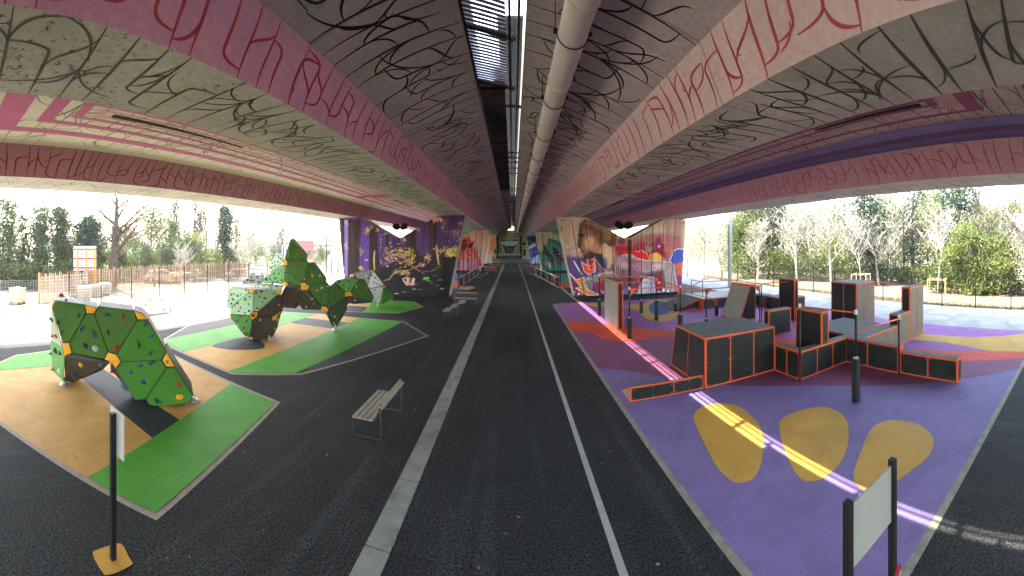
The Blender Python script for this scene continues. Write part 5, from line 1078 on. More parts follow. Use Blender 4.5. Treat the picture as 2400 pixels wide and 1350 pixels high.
# ================================================================== LAMPS IN THE PIER NOTCHES, MAST, STREET LAMPS
def spot(x, y, z, label, s=1.0):
    r_ = empty('floodlight', (x, y, z), 0, label, 'floodlight', 'twin floodlights in the pier notches')
    for k in (-.12, .12): mb = MB(); mb.tube([(k, 0, 0), (k * 1.2, 0, .55 * s)], .025, 8); mb.build('stem', M['galvanised'], r_)
    for k in (-1, 1):
        mb = MB(); m = Matrix.Translation((k * .26 * s, 0, .70 * s)) @ Matrix.Rotation(R(-k * 24), 4, 'Y') @ Matrix.Rotation(R(60), 4, 'X'); pts = [(.30 * s * math.cos(a) * (1 if abs(math.cos(a)) < .9 else .95), .24 * s * math.sin(a), 0) for a in [R(22.5 + 45 * i) for i in range(8)]]
        mb.hexa([m @ Vector((p[0], p[1], -.05)) for p in pts], [m @ Vector((p[0], p[1], .05)) for p in pts]); mb.build('lamp_head', M['black_steel'], r_)
spot(-9.15, YP + .5, 4.85, 'twin floodlight in the notch of the violet forest pier', 1.25); spot(9.0, YP + .5, 4.8, 'twin floodlight in the notch of the portrait pier', 1.5)
ms = empty('mast', (20.4, 30.2, 0), 0, 'tall pale grey steel mast beyond the right deck edge', 'mast'); mb = MB(); mb.sm = True; mb.tube([(0, 0, 0), (0, 0, 14)], [.21, .17], 20); mb.build('mast_tube', dull('mast_grey', (.42, .44, .47), .06, 2, .5), ms); mb = MB(); mb.tube([(0, 0, 0), (0, 0, .05)], .35, 12); mb.build('base_plate', M['galvanised'], ms)
def lamp(x, y, h, hh, label, white=True):
    r_ = empty('street_lamp', (x, y, 0), 0, label, 'street lamp', 'black-poled street lamps'); mb = MB(); mb.tube([(0, 0, 0), (0, 0, h)], [.11, .05], 8); mb.build('pole', M['black_steel'], r_)
    for k in (-1, 1):
        mb = MB(); mb.sm = True; mb.tube([(0, 0, hh - .1), (k * .5, 0, hh + .1)], .04, 6); mb.build('arm', M['black_steel'], r_)
        mb = MB(); mb.box((min(k * .3, k * .95), -.16, hh + .08), (max(k * .3, k * .95), .16, hh + .17)); mb.build('lamp_head', M['white_paint'] if white else M['black_steel'], r_)
g = PR(2118, 572, 42); lamp(g.x, g.y, 7.6, 6.2, 'double-headed street lamp in front of the right-hand trees')
g = PR(765, 572, 56); lamp(g.x, g.y, 6.2, 5.9, 'slender street lamp left of the violet pier', False)
g = PR(664, 572, 70); lamp(g.x, g.y, 8.3, 7.9, 'distant street lamp behind the bare roadside tree', False)

# ================================================================== FENCES
def wire_fence(pts, h, label, wires=10, vert=.25, name='mesh_fence', postm='black_steel', pw=.06, wr=.007, group='black steel mesh fences', vw=None):
    P = [Vector((a, b, 0)) for a, b in pts]; root = empty(name, tuple(P[0]), 0, label, 'fence', group); O = P[0]
    for p in P: mb = MB(); mb.box((-pw / 2, -pw / 2, -.02), (pw / 2, pw / 2, h + .04)); o = mb.build('post', M[postm], root); o.location = p - O
    mb = MB()
    for a, b in zip(P, P[1:]):
        a = a - O; b = b - O; d = (b - a); L = d.length; q = Vector((-d.y, d.x, 0)).normalized() * wr
        for i in range(wires):
            z = .08 + (h - .12) * i / (wires - 1); mb.hexa([a + Vector((0,0,z-wr)) - q, b + Vector((0,0,z-wr)) - q, b + Vector((0,0,z-wr)) + q, a + Vector((0,0,z-wr)) + q], [a + Vector((0,0,z+wr)) - q, b + Vector((0,0,z+wr)) - q, b + Vector((0,0,z+wr)) + q, a + Vector((0,0,z+wr)) + q])
        n = int(L / vert); e = d / L * (vw or wr)
        for i in range(1, n):
            p = a + d * i / n; mb.poly([p - e + Vector((0, 0, .08)), p + e + Vector((0, 0, .08)), p + e + Vector((0, 0, h - .04)), p - e + Vector((0, 0, h - .04))])
    mb.build('wire_mesh', M[postm], root); return root
lf = [(-25.3, 9.4), (-25.25, 12.0), (-25.1, 14.6), (-25.0, 17.2), (-24.8, 19.7), (-24.6, 22.2), (-24.4, 24.7), (-24.1, 27.3), (-23.8, 29.9), (-23.5, 32.5), (-23.1, 35.2), (-22.7, 38), (-22.2, 41), (-21.7, 44), (-21.2, 47)]
wire_fence(lf, 2.35, 'long black-posted mesh fence behind the sunlit bench', 12, .2)
rf_ = [(23.3, -2.4), (23.3, 0), (23.3, 2.45), (23.35, 4.9), (23.4, 7.35), (23.45, 9.8), (23.6, 12.3), (23.75, 14.8), (23.9, 17.3), (24.0, 19.8), (24.05, 22.3), (24.0, 24.9), (23.9, 27.6), (23.7, 30.3), (23.5, 33.2), (23.2, 36.2), (22.8, 39.5), (22.3, 43), (21.8, 47)]
wire_fence(rf_, 2.3, 'long black-posted mesh fence along the right-hand pavement', 12, .2)
wire_fence([(36, 6), (36.3, 11), (36.2, 16), (35.8, 21), (35, 27), (34, 33), (33, 40), (31.5, 47)], 1.7, 'low wire fence in front of the right-hand hedge', 6, 1.2, wr=.02)
wire_fence([(-33.3, -2), (-33.4, 2), (-33.3, 5.6), (-33.0, 9.5), (-31.8, 13)], .95, 'waist-high grey road barrier at the far left', 6, .25, 'road_barrier', 'galvanised', .07, .012, 'galvanised barriers')
wire_fence([(-25.7, 7.2), (-26.3, 9.3), (-27.0, 11.6)], 1.9, 'grey construction barrier panels beside the concrete rings', 8, .14, 'site_barrier', 'galvanised', .06, .012, 'galvanised barriers')
for s_, (xa, ya, xb, yb), lb in ((-1, (-5.15, 35.1, -4.85, 51.5), 'left'), (1, (4.47, 35.2, 3.05, 51.6), 'right')):
    wire_fence([(xa + (xb - xa) * k / 5 + s_ * .12, ya + (yb - ya) * k / 5) for k in range(6)], 3.6, f'tall open mesh cage of the ball court {lb} of the road', 12, .35, 'court_fence', 'black_steel', .08, .01, 'ball court cages')
    r_ = empty('court_barrier', (xa, ya, 0), 0, f'low barrier of black, green and orange bars along the {lb} ball court', 'barrier', 'ball court barriers'); d = Vector((xb - xa, yb - ya, 0))
    mb = MB(); mb.bar((0, 0, 1.03), tuple(d + Vector((0, 0, 1.03))), .08); mb.bar((0, 0, .06), tuple(d + Vector((0, 0, .06))), .08); mb.build('rail', M['galvanised'], r_)
    mb = MB(); n = 64
    for i in range(n):
        p = d * (i + .5) / n; k = 1 if i % 16 in (7, 8) else (2 if (i // 8) % 2 else 0)
        w2 = .2 if k == 1 else .07; mb.box((p.x - .02, p.y - w2 / 2, .08), (p.x + .02, p.y + w2 / 2, 1.0), k)
    mb.build('bar_infill', [M['black_steel'], M['orange_steel'], dull('teal_steel', (.02, .12, .12), .1, 4, .5)], r_)
# chestnut paling
PAL = dull('chestnut_pale', (.40, .24, .14), .35, 2.5, .85); PAL2 = dull('chestnut_pale_light', (.52, .38, .26), .3, 2.5, .85)
pf_ = [(-25.7, 7.3), (-28.0, 11.2), (-30.2, 15.7), (-31.3, 21), (-32, 27), (-31, 33), (-29.3, 38), (-27.5, 43), (-25, 48), (-22, 54), (-19, 60)]
r_ = empty('paling_fence', (-25.7, 7.3, 0), 0, 'chestnut paling fence of split brown stakes behind the mesh fence', 'fence'); O = Vector((-25.7, 7.3, 0)); mb = MB(); q = random.Random(4)
for a, b in zip(pf_, pf_[1:]):
    a = Vector((*a, 0)); b = Vector((*b, 0)); L = (b - a).length; n = int(L / .14)
    for i in range(n):
        p = a + (b - a) * (i + q.uniform(-.2, .2)) / n - O; h = 2.05 + q.uniform(-.12, .14); t_ = Vector((q.uniform(-.03, .03), q.uniform(-.03, .03), 0)); mb.bar(p, p + t_ + Vector((0, 0, h)), .05, .03, 0 if q.random() < .6 else 1, Vector((1, 0, 0)))
    for z in (.4, 1.1, 1.8): mb.bar(a - O + Vector((0, 0, z)), b - O + Vector((0, 0, z)), .015, .015, 0)
mb.build('pale_run', [PAL, PAL2], r_)
for k, p in enumerate(pf_[:9]): mb = MB(); mb.tube([(0, 0, -.02), (0, 0, 2.2)], .08, 8); o = mb.build('post', PAL, r_); o.location = Vector((*p, 0)) - O + Vector((.1, -.1, 0))

# ================================================================== LEFT YARD: billboard, concrete rings, block stack, car
ORW = dull('orange_timber', (.62, .30, .04), .12, 3, .7); RDW = dull('red_timber', (.48, .04, .07), .12, 3, .7)
c0 = PR(199, 600, 31.5); bb = empty('billboard', (c0.x, c0.y, 0), -math.atan2(c0.x, c0.y) * -1 * -1, 'white billboard seen from behind with three red rails and orange legs', 'billboard')
bb.rotation_euler = (0, 0, -math.atan2(c0.x, c0.y))
mb = MB(); mb.box((-.98, .06, 2.0), (.98, .09, 4.12)); mb.build('board', dull('billboard_white', (.72, .72, .74), .05, 2, .6), bb)
for z in (2.25, 3.05, 3.85): mb = MB(); mb.box((-.97, .0, z - .06), (.97, .058, z + .06)); mb.build('rail', RDW, bb)
for x in (-.62, .12, .84): mb = MB(); mb.box((x - .07, -.10, 0), (x + .07, -.002, 4.05)); mb.build('leg', ORW, bb)
RC = dull('ring_concrete', (.50, .44, .36), .15, 2.5, .9)
for k, (u, v, hh, l) in enumerate(((189, 701, .95, 'nearest concrete well ring, below the billboard'), (216, 694, .9, 'middle concrete well ring of the three'), (237, 689, .9, 'farthest concrete well ring of the three'))):
    g = G(u, v); r_ = empty('concrete_ring', (g.x, g.y + .3, 0), 0, l, 'concrete ring', 'concrete well rings'); mb = MB(); mb.sm = False; mb.tube([(0, 0, 0), (0, 0, hh * .62), (0, 0, hh * .64), (0, 0, hh)], [.56, .56, .6, .6], 28); mb.build('ring_wall', RC, r_)
    mb = MB(); mb.tube([(0, 0, hh), (0, 0, hh + .04)], [.5, .45], 24); mb.build('ring_lid', M['pale_conc'], r_)
g = G(41, 711); r_ = empty('block_stack', (g.x, g.y, 0), .5, 'strapped stack of pale concrete blocks on a pallet at the far left', 'pallet'); mb = MB()
for z in range(4):
    for x in range(3):
        for y in range(2): mb.box((-.42 + x * .285, -.42 + y * .43, .14 + z * .23), (-.42 + x * .285 + .27, -.42 + y * .43 + .41, .14 + z * .23 + .22))
mb.build('blocks', dull('block_tan', (.48, .40, .28), .2, 4, .9), r_); mb = MB(); mb.box((-.45, -.45, 1.08), (.45, .45, 1.12)); mb.build('cover_sheet', WH, r_)
mb = MB(); 
for y in (-.4, 0, .4): mb.box((-.45, y - .05, 0), (.45, y + .05, .1))
mb.box((-.45, -.45, .1), (.45, .45, .13)); mb.build('pallet_base', PAL, r_)
g = G(72, 722); mb = MB(); mb.box((-.5, -.12, 0), (.5, .12, .16)); mb.box((-.2, -.1, .16), (.1, .1, .2)); o = mb.build('concrete_block', RC, None, (g.x, g.y, -.004)); o.rotation_euler = (0, 0, 1.2); tag(o, 'loose concrete barrier foot lying on the pale pavement', 'concrete block')
# car
def car(loc, rz):
    root = empty('parked_car', loc, rz, 'silver hatchback parked on the road behind the paling fence', 'car'); W_ = .86
    body = [(-2.05, .32), (-2.1, .75), (-1.95, .95), (-1.2, 1.02), (1.15, 1.0), (2.0, .92), (2.1, .6), (2.05, .3)]
    cab = [(-1.95, .95), (-1.55, 1.32), (-1.0, 1.46), (.1, 1.47), (.55, 1.38), (1.2, 1.0)]
    CP = dull('car_silver', (.42, .43, .45), .04, 1, .25, .6); GL = dull('car_glass', (.02, .025, .03), .1, 1, .08)
    mb = MB(); mb.hexa([(x, -W_, z) for x, z in body], [(x, W_, z) for x, z in body]); mb.hexa([(x, -W_ * (1 if z < 1.1 else .84), z) for x, z in cab], [(x, W_ * (1 if z < 1.1 else .84), z) for x, z in cab]); mb.build('body', CP, root)
    for s_ in (-1, 1):
        for a, b in ((-1.45, -.55), (-.48, .62)):
            mb = MB(); y0 = s_ * (W_ + .004); y1 = s_ * (W_ * .845 + .006); xa, xb = a + .1, (b - .25 if b > 0 else b)
            mb.hexa([(a, y0, 1.0), (b + (.3 if b > 0 else 0), y0, 1.0), (xb, y1, 1.36), (xa, y1, 1.36)], [(a, y0 - s_ * .02, 1.0), (b + (.3 if b > 0 else 0), y0 - s_ * .02, 1.0), (xb, y1 - s_ * .02, 1.36), (xa, y1 - s_ * .02, 1.36)]); mb.build('side_window', GL, root)
    mb = MB(); mb.poly([(1.16, -.75, 1.03), (1.16, .75, 1.03), (.6, .66, 1.38), (.6, -.66, 1.38)]); mb.build('windscreen', GL, root, (.012, 0, .012)); mb = MB(); mb.poly([(-1.93, -.72, 1.0), (-1.93, .72, 1.0), (-1.58, .66, 1.31), (-1.58, -.66, 1.31)]); mb.build('rear_window', GL, root, (-.012, 0, .012))
    for x in (-1.3, 1.3):
        for s_ in (-1, 1):
            mb = MB(); mb.sm = False; mb.tube([(x, s_ * (W_ - .18), .32), (x, s_ * (W_ + .015), .32)], .32, 18); wh = mb.build('wheel', M['black_steel'], root); mb = MB(); mb.tube([(x, s_ * (W_ + .012), .32), (x, s_ * (W_ + .03), .32)], .2, 12); mb.build('rim', M['bolt_metal'], wh)
    for y in (-.6, .6): mb = MB(); mb.box((2.06, y - .18, .66), (2.11, y + .18, .82)); mb.build('headlight', WH, root)
g = G(380, 661); car((g.x, g.y, -.008), R(55))
# ================================================================== TREES
def leafmat(n, a, b, c=None, trans=.25):
    t = NT(n); geo = t.n('ShaderNodeNewGeometry'); f = t.noise(1.3, 3, .6, geo.outputs['Position']); g = t.noise(6.0, 2, .7, geo.outputs['Position'])
    col = t.mix(t.ramp(g, [(.4, 0.0), (.6, 1.0)]), t.ramp(f, [(.35, a), (.65, b)]), c or b); t.out(col, .6, spec=.3)
    tr = t.n('ShaderNodeBsdfTranslucent'); t.l(col, tr.inputs[0]); ms_ = t.n('ShaderNodeMixShader'); ms_.inputs[0].default_value = trans
    o = [x for x in t.t.nodes if x.type == 'OUTPUT_MATERIAL'][0]; t.l(t.b.outputs[0], ms_.inputs[1]); t.l(tr.outputs[0], ms_.inputs[2]); t.l(ms_.outputs[0], o.inputs[0]); return t.m
LM = {'ivy': leafmat('ivy_leaf', (.012, .028, .008), (.035, .068, .017), (.08, .12, .035), .15), 'dark': leafmat('dark_leaf', (.008, .022, .010), (.022, .05, .022), (.045, .08, .04), .12),
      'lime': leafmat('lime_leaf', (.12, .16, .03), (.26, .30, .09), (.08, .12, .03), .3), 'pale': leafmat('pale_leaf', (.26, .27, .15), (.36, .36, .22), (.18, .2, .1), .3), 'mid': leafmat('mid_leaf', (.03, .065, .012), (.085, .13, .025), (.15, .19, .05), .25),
      'bush': leafmat('bush_leaf', (.02, .04, .012), (.05, .08, .02), (.11, .14, .03)), 'blossom': leafmat('blossom', (.36, .34, .28), (.48, .45, .40), (.25, .26, .16), .3)}
def bark(n, a, b): t = NT(n); f = t.noise(4, 5, .7); return t.out(t.ramp(f, [(.3, a), (.7, b)]), .9)
BK = {'grey': bark('bark_grey', (.06, .05, .042), (.15, .125, .10)), 'pale': bark('bark_pale', (.30, .27, .23), (.48, .44, .38)), 'brown': bark('bark_brown', (.05, .036, .026), (.12, .08, .05))}
def foliage(blobs, n, size, seed, shell=.55, clump=.45):
    """leaf clusters: clump centres sit in the outer part of overlapping ellipsoids, small leaves scatter round each"""
    r = np.random.RandomState(seed); vol = np.array([(b[3] * b[4] * b[5]) ** .72 for b in blobs]); pr_ = vol / vol.sum(); per = 14; k = max(1, n // per)
    idx = r.choice(len(blobs), k, p=pr_); B = np.array(blobs)[idx]; d = r.randn(k, 3); d /= np.linalg.norm(d, axis=1)[:, None]; rad = (shell + (1.06 - shell) * r.rand(k) ** .6)
    lump = 1 + .22 * np.sin(d[:, 0] * 5 + seed) * np.sin(d[:, 1] * 4 + 1.3 * seed) + .16 * np.sin(d[:, 2] * 7 + seed)
    cc = B[:, :3] + d * B[:, 3:6] * (rad * lump)[:, None]
    cs = clump * (.5 + r.rand(k)); P = np.repeat(cc, per, 0) + r.randn(k * per, 3) * np.repeat(cs, per)[:, None] * np.array([1, 1, .7]); N = len(P)
    u = r.randn(N, 3); u /= np.linalg.norm(u, axis=1)[:, None]; w_ = r.randn(N, 3); v = np.cross(u, w_); v /= np.linalg.norm(v, axis=1)[:, None]
    s = size * (.6 + .8 * r.rand(N))[:, None]; V = np.stack([P - u * s, P - v * s * .45, P + u * s, P + v * s * .45], 1).reshape(-1, 3)
    V[:, 2] = np.maximum(V[:, 2], .02); return V
def leafmesh(name, V, mat, parent):
    n = len(V); me = bpy.data.meshes.new(name); me.vertices.add(n); me.vertices.foreach_set('co', V.astype('f').ravel()); me.loops.add(n); me.loops.foreach_set('vertex_index', np.arange(n, dtype='i'))
    me.polygons.add(n // 4); me.polygons.foreach_set('loop_start', np.arange(0, n, 4, dtype='i')); me.materials.append(mat); me.update(calc_edges=True)
    o = bpy.data.objects.new(name, me); C.objects.link(o); o.parent = parent; return o
def branches(mb, h, seed, r0=.16, spread=.5, levels=3, first=.25, n1=9, lean=0.0, up=.55, fine=5):
    r = random.Random(seed); tips = []
    def grow(p, d, L, rad, lv):
        n = 5; pts = [p]; rs = [rad]; q = Vector(p)
        for i in range(n):
            d = (d + Vector((r.uniform(-1, 1), r.uniform(-1, 1), r.uniform(-.4, .8))) * .13).normalized(); q = q + d * L / n; pts.append(q.copy()); rs.append(max(rad * (1 - .75 * (i + 1) / n), min(rad, .016)))
        mb.tube(pts, rs, 7 if lv == 0 else (5 if lv == 1 else 3), 0, False)
        if lv >= levels: tips.append(pts[-1]); tips.append(pts[3]); return
        k = n1 if lv == 0 else fine
        for i in range(k):
            t = first + (1 - first) * (i + r.random()) / k if lv == 0 else .2 + .8 * (i + r.random()) / k; j = min(n - 1, int(t * n)); f = t * n - j; b = pts[j].lerp(pts[j + 1], f); a = r.random() * 6.283
            s = Vector((math.cos(a), math.sin(a), 0)); e = (d * up * (1 if lv == 0 else .7) + s * spread + Vector((0, 0, .25))).normalized(); grow(b, e, L * r.uniform(.34, .6) * (1.15 - .6 * t * (lv == 0)), max(rs[j] * .6, .034), lv + 1)
    grow(Vector((0, 0, -.05)), Vector((lean, 0, 1)).normalized(), h, r0, 0); return tips
TG = {'L': 'trees beyond the left paling fence', 'R': 'trees beyond the right mesh fence'}
def place_at(u, r): a = (u - U0) / KF; return (math.sin(a) * r, math.cos(a) * r, -.02)
def top_z(v, r): return CAMZ + (V0 - v) / KF * r
def ivy_tree(u, r, vtop, wpx, label, side, seed, mat='ivy', vbot=None, n=5200, name='ivy_clad_tree', size=.15, trunk='grey'):
    loc = place_at(u, r); H = top_z(vtop, r); W_ = wpx / KF * r / 2 * 1.3; zb = 0 if vbot is None else top_z(vbot, r); q = random.Random(seed); root = empty(name, loc, 0, label, 'tree', TG[side]); B = []
    z = zb + .4
    while z < H - W_ * .5:
        t = (z - zb) / (H - zb); ww = W_ * (.75 + .35 * math.sin(2.6 * t + seed) * (1 - t * .4)) * (1 - .35 * t * t); B.append((q.uniform(-.35, .35) * W_ * .7, q.uniform(-.35, .35) * W_ * .7, z, ww * q.uniform(.75, 1.1), ww * q.uniform(.75, 1.1), max(.5, W_ * .8))); z += max(.5, W_ * .55)
    B.append((0, 0, H - W_ * .5, W_ * .6, W_ * .6, W_ * .6)); leafmesh('crown', foliage(B, n, size, seed, .35, min(.42, W_ * .22)), LM[mat], root)
    mb = MB(); branches(mb, H * 1.02, seed, max(.12, W_ * .12), .45, 1, .35, 8); mb.build('trunk', BK[trunk], root); return root
def leafy_tree(u, r, vtop, wpx, label, side, seed, mat='lime', vbot=None, n=5200, name='leafy_tree', size=.14, dens=1, tr='grey', clump=.5, bare=True, low=.3):
    loc = place_at(u, r); H = top_z(vtop, r); W_ = wpx / KF * r / 2 * 1.15; n = int(n * 1.35); zb = 0 if vbot is None else top_z(vbot, r); q = random.Random(seed); root = empty(name, loc, 0, label, 'tree', TG[side]); B = []
    for i in range(11):
        t = low + (1 - low) * (i + .5) / 11; a = q.random() * 6.28; k = math.sin(math.pi * min(.97, .15 + t * .8)) * W_ * .6; B.append((math.cos(a) * k, math.sin(a) * k, zb + (H - zb) * t * .93, W_ * q.uniform(.3, .5), W_ * q.uniform(.3, .5), (H - zb) * q.uniform(.09, .15)))
    leafmesh('crown', foliage(B, n, size, seed, .2, clump), LM[mat], root); mb = MB(); branches(mb, H * .95, seed, max(.1, H * .014), .6, 3 if bare else 2, .2, 9); mb.build('trunk', BK[tr], root); return root
def bare_tree(u, r, vtop, label, side, seed, tr='grey', n1=10, spread=.6, lv=3, buds=None, nb=500, r0=None, name='bare_tree', first=.25, up=.55):
    loc = place_at(u, r); H = top_z(vtop, r); root = empty(name, loc, 0, label, 'tree', TG[side]); mb = MB(); tips = branches(mb, H * .86, seed, r0 or H * .013, spread, lv, first, n1, up=up); mb.build('trunk', BK[tr], root)
    if buds:
        q = random.Random(seed); B = [(t.x, t.y, t.z, .35, .35, .35) for t in q.sample(tips, min(60, len(tips)))]; leafmesh('crown', foliage(B, nb, .10, seed, .1, .35), LM[buds], root)
    return root
# left side
ivy_tree(16, 38, 462, 62, 'ivy-covered tree cut by the left edge of the picture', 'L', 1, n=6500); ivy_tree(55, 39, 500, 26, 'thin ivy-clad stem second from the left edge', 'L', 2, n=2600); ivy_tree(97, 38, 486, 56, 'broad ivy column with a rounded top, third from the left edge', 'L', 3, n=6500)
ivy_tree(143, 39, 487, 44, 'narrow-topped ivy tree spreading low beside the billboard', 'L', 4, n=6000); ivy_tree(165, 41, 560, 60, 'low ivy thicket tree behind the billboard posts', 'L', 5, n=4500, name='ivy_thicket'); ivy_tree(206, 38, 514, 54, 'dense round dark bush-headed tree above the billboard', 'L', 6, 'dark', 580, 5600, 'round_tree')
bare_tree(262, 37, 425, 'large spreading bare oak right of the billboard', 'L', 17, 'brown', 12, .95, 3, None, 0, .55, 'bare_oak', .28, .5)
leafy_tree(352, 50, 470, 110, 'tall airy tree with fresh light green leaves beyond the car', 'L', 8, 'mid', None, 4200, clump=.7); leafy_tree(300, 52, 530, 80, 'yellow-green shrubby tree right of the bare oak', 'L', 9, 'lime', None, 3400, 'shrub_tree', clump=.5, low=.1)
ivy_tree(404, 52, 516, 22, 'slim ivy-dark stem left of the bare poplars', 'L', 10, 'ivy', 595, 2200); leafy_tree(448, 46, 545, 90, 'bright green rounded bushy tree below the poplars', 'L', 11, 'lime', None, 4200, 'shrub_tree', clump=.5, low=.1); leafy_tree(340, 44, 575, 56, 'vivid lime bush rising over the dark hedge', 'L', 12, 'lime', None, 2600, 'shrub_tree', clump=.4, low=.1)
for k, (u, v, r) in enumerate(((392, 470, 56), (422, 462, 58), (452, 470, 60), (478, 478, 60), (503, 476, 62), (549, 486, 58))): bare_tree(u, r, v, ['bare poplar just left of the slim ivy stem', 'tallest bare poplar, second in its row', 'bare poplar third in its row', 'bare poplar fourth in its row', 'bare poplar left of the ivy-wrapped poplar', 'bare poplar right of the ivy-wrapped poplar'][k], 'L', 20 + k, 'brown', 13, .34, 3, 'pale', 160, .15, 'bare_poplar', .15, 1.1)
ivy_tree(527, 48, 484, 32, 'tall ivy-wrapped poplar standing alone above the hedge', 'L', 30, 'dark', 598, 3600, 'ivy_clad_poplar'); leafy_tree(545, 50, 585, 60, 'small green bush at the foot of the ivy-wrapped poplar', 'L', 31, 'mid', None, 2000, 'shrub_tree', clump=.4, low=.1); leafy_tree(600, 75, 560, 60, 'hazy green bush left of the distant bare tree', 'L', 32, 'mid', None, 2200, 'shrub_tree', clump=.6, low=.1)
leafy_tree(586, 66, 545, 50, 'pale budding tree behind the boulder peak', 'L', 33, 'pale', None, 1800, clump=.6); bare_tree(652, 72, 530, 'bare roadside tree before the brick building', 'L', 34, 'grey', 12, .45, 3, None, 0, .14); leafy_tree(752, 76, 580, 34, 'small green tree beside the brick building', 'L', 35, 'lime', None, 1600, 'shrub_tree', clump=.5, low=.15); leafy_tree(640, 80, 575, 40, 'low green bush before the brick building', 'L', 36, 'mid', None, 1500, 'shrub_tree', clump=.5, low=.1)
def hedge(pts, h, d, n, mat, label, seed, size=.13, loc=(0, 0, 0)):
    B = []; q = random.Random(seed)
    for a, b in zip(pts, pts[1:]):
        L = math.hypot(b[0] - a[0], b[1] - a[1]); m = max(1, int(L / (d * .8)))
        for i in range(m): t = (i + .5) / m; hh = h * q.uniform(.75, 1.15); B.append((a[0] + (b[0] - a[0]) * t, a[1] + (b[1] - a[1]) * t, hh * .48, d * q.uniform(.6, 1), d * q.uniform(.6, 1), hh * .5))
    o = leafmesh('hedge', foliage(B, n, size, seed, .45, .3), LM[mat], None); o.location = loc; tag(o, label, 'hedge', 'hedges behind the fences'); return o
P2 = lambda u, r: place_at(u, r)[:2]
hedge([P2(-60, 35), P2(40, 35.5), P2(120, 36), P2(170, 37), P2(236, 39)], 2.6, 1.3, 9000, 'bush', 'dark ivy hedge under the ivy columns at the left', 41); hedge([P2(236, 46), P2(320, 48), P2(400, 50), P2(480, 51), P2(560, 52)], 3.7, 1.7, 11000, 'dark', 'dark evergreen hedge below the bare poplars', 42)
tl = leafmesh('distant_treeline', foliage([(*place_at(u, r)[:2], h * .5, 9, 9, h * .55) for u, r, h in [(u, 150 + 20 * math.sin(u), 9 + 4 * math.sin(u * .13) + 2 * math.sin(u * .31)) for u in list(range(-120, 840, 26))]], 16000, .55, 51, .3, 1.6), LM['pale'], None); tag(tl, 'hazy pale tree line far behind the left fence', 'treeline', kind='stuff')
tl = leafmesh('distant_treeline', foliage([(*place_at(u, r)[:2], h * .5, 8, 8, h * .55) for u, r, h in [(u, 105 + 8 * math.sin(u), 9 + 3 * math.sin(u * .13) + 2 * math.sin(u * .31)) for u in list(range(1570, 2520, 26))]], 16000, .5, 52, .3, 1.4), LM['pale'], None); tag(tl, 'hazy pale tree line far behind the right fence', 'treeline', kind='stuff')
# right side
leafy_tree(1755, 50, 462, 100, 'tall light green tree right of the grey mast', 'R', 61, 'mid', None, 6500, size=.15, clump=.6); leafy_tree(1800, 46, 430, 90, 'dark green tree reaching the deck edge, second from the mast', 'R', 62, 'ivy', None, 6000, size=.15, clump=.6, low=.2)
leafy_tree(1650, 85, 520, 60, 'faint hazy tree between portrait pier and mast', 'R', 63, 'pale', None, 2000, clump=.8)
for k, (u, r, v, b) in enumerate(((1775, 42, 520, 'pale'), (1868, 42, 470, 'blossom'), (1905, 44, 455, 'blossom'), (1948, 40, 465, 'pale'), (1985, 43, 480, 'blossom'), (2085, 44, 470, 'pale'), (2060, 38, 520, 'blossom'), (2390, 37, 440, 'blossom'))):
    bare_tree(u, r, v, ['silvery bare tree in front of the tall light green tree', 'white-branched tree left of the pale tangle', 'tallest white-branched tree of the pale tangle', 'bowed white-branched tree above the slim pillar slab', 'fine-twigged pale tree left of the dark ivy tower', 'pale twiggy tree right of the dark ivy tower', 'silvery bare tree before the dark ivy tower', 'pale twiggy tree at the right edge of the picture'][k], 'R', 70 + k, 'pale', 13, .6, 3, b, 700, .13)
ivy_tree(2036, 39, 448, 84, 'dark ivy tower left of the double street lamp', 'R', 81, 'dark', None, 7000, 'ivy_clad_tree', .15); leafy_tree(2100, 50, 465, 90, 'yellow-green tree behind the double street lamp', 'R', 82, 'lime', None, 5200, clump=.6); ivy_tree(2142, 45, 425, 66, 'dark evergreen top peeping over the yellow-green tree', 'R', 83, 'dark', None, 5200, 'evergreen_tree', .15)
leafy_tree(2180, 44, 470, 80, 'pale leafy tree between street lamp and dark evergreen', 'R', 84, 'pale', None, 4600, clump=.5); ivy_tree(2238, 39, 434, 104, 'broad dark evergreen with sunlit left flank', 'R', 85, 'dark', None, 8200, 'evergreen_tree', .15)
leafy_tree(2262, 31, 525, 90, 'brightest yellow-green bush behind the right fence', 'R', 86, 'lime', None, 6500, 'shrub_tree', .11, clump=.4, low=.05); leafy_tree(2340, 31, 545, 110, 'large yellow-green bush nearest the right edge', 'R', 87, 'lime', None, 7500, 'shrub_tree', .11, clump=.4, low=.05); leafy_tree(2310, 36, 500, 90, 'mid green bush filling the gap behind the bright bushes', 'R', 88, 'mid', None, 5500, 'shrub_tree', .12, clump=.45, low=.05)
bare_tree(2320, 40, 425, 'tall thin tree with sparse new leaves rising to the deck', 'R', 89, 'grey', 12, .45, 3, 'lime', 1600, .16, 'budding_tree'); leafy_tree(2380, 42, 440, 90, 'light green tree behind the right edge bushes', 'R', 90, 'lime', None, 4600, clump=.5)
leafy_tree(2415, 30, 540, 80, 'rosy-white flowering bush cut by the right edge', 'R', 91, 'blossom', None, 3000, 'shrub_tree', .11, clump=.4, low=.05)
hedge([P2(1990, 42), P2(2050, 41), P2(2120, 40), P2(2190, 38), P2(2250, 36)], 2.3, 1.2, 8000, 'bush', 'dark hedge under the double street lamp', 43); hedge([P2(1720, 47), P2(1820, 45), P2(1900, 44), P2(1990, 43)], 3.6, 1.6, 9500, 'mid', 'green brambly hedge under the white-branched trees', 44); hedge([P2(2180, 33), P2(2260, 32), P2(2340, 32), P2(2440, 31)], 1.9, 1.0, 6500, 'bush', 'dark undergrowth below the yellow-green bushes', 45)
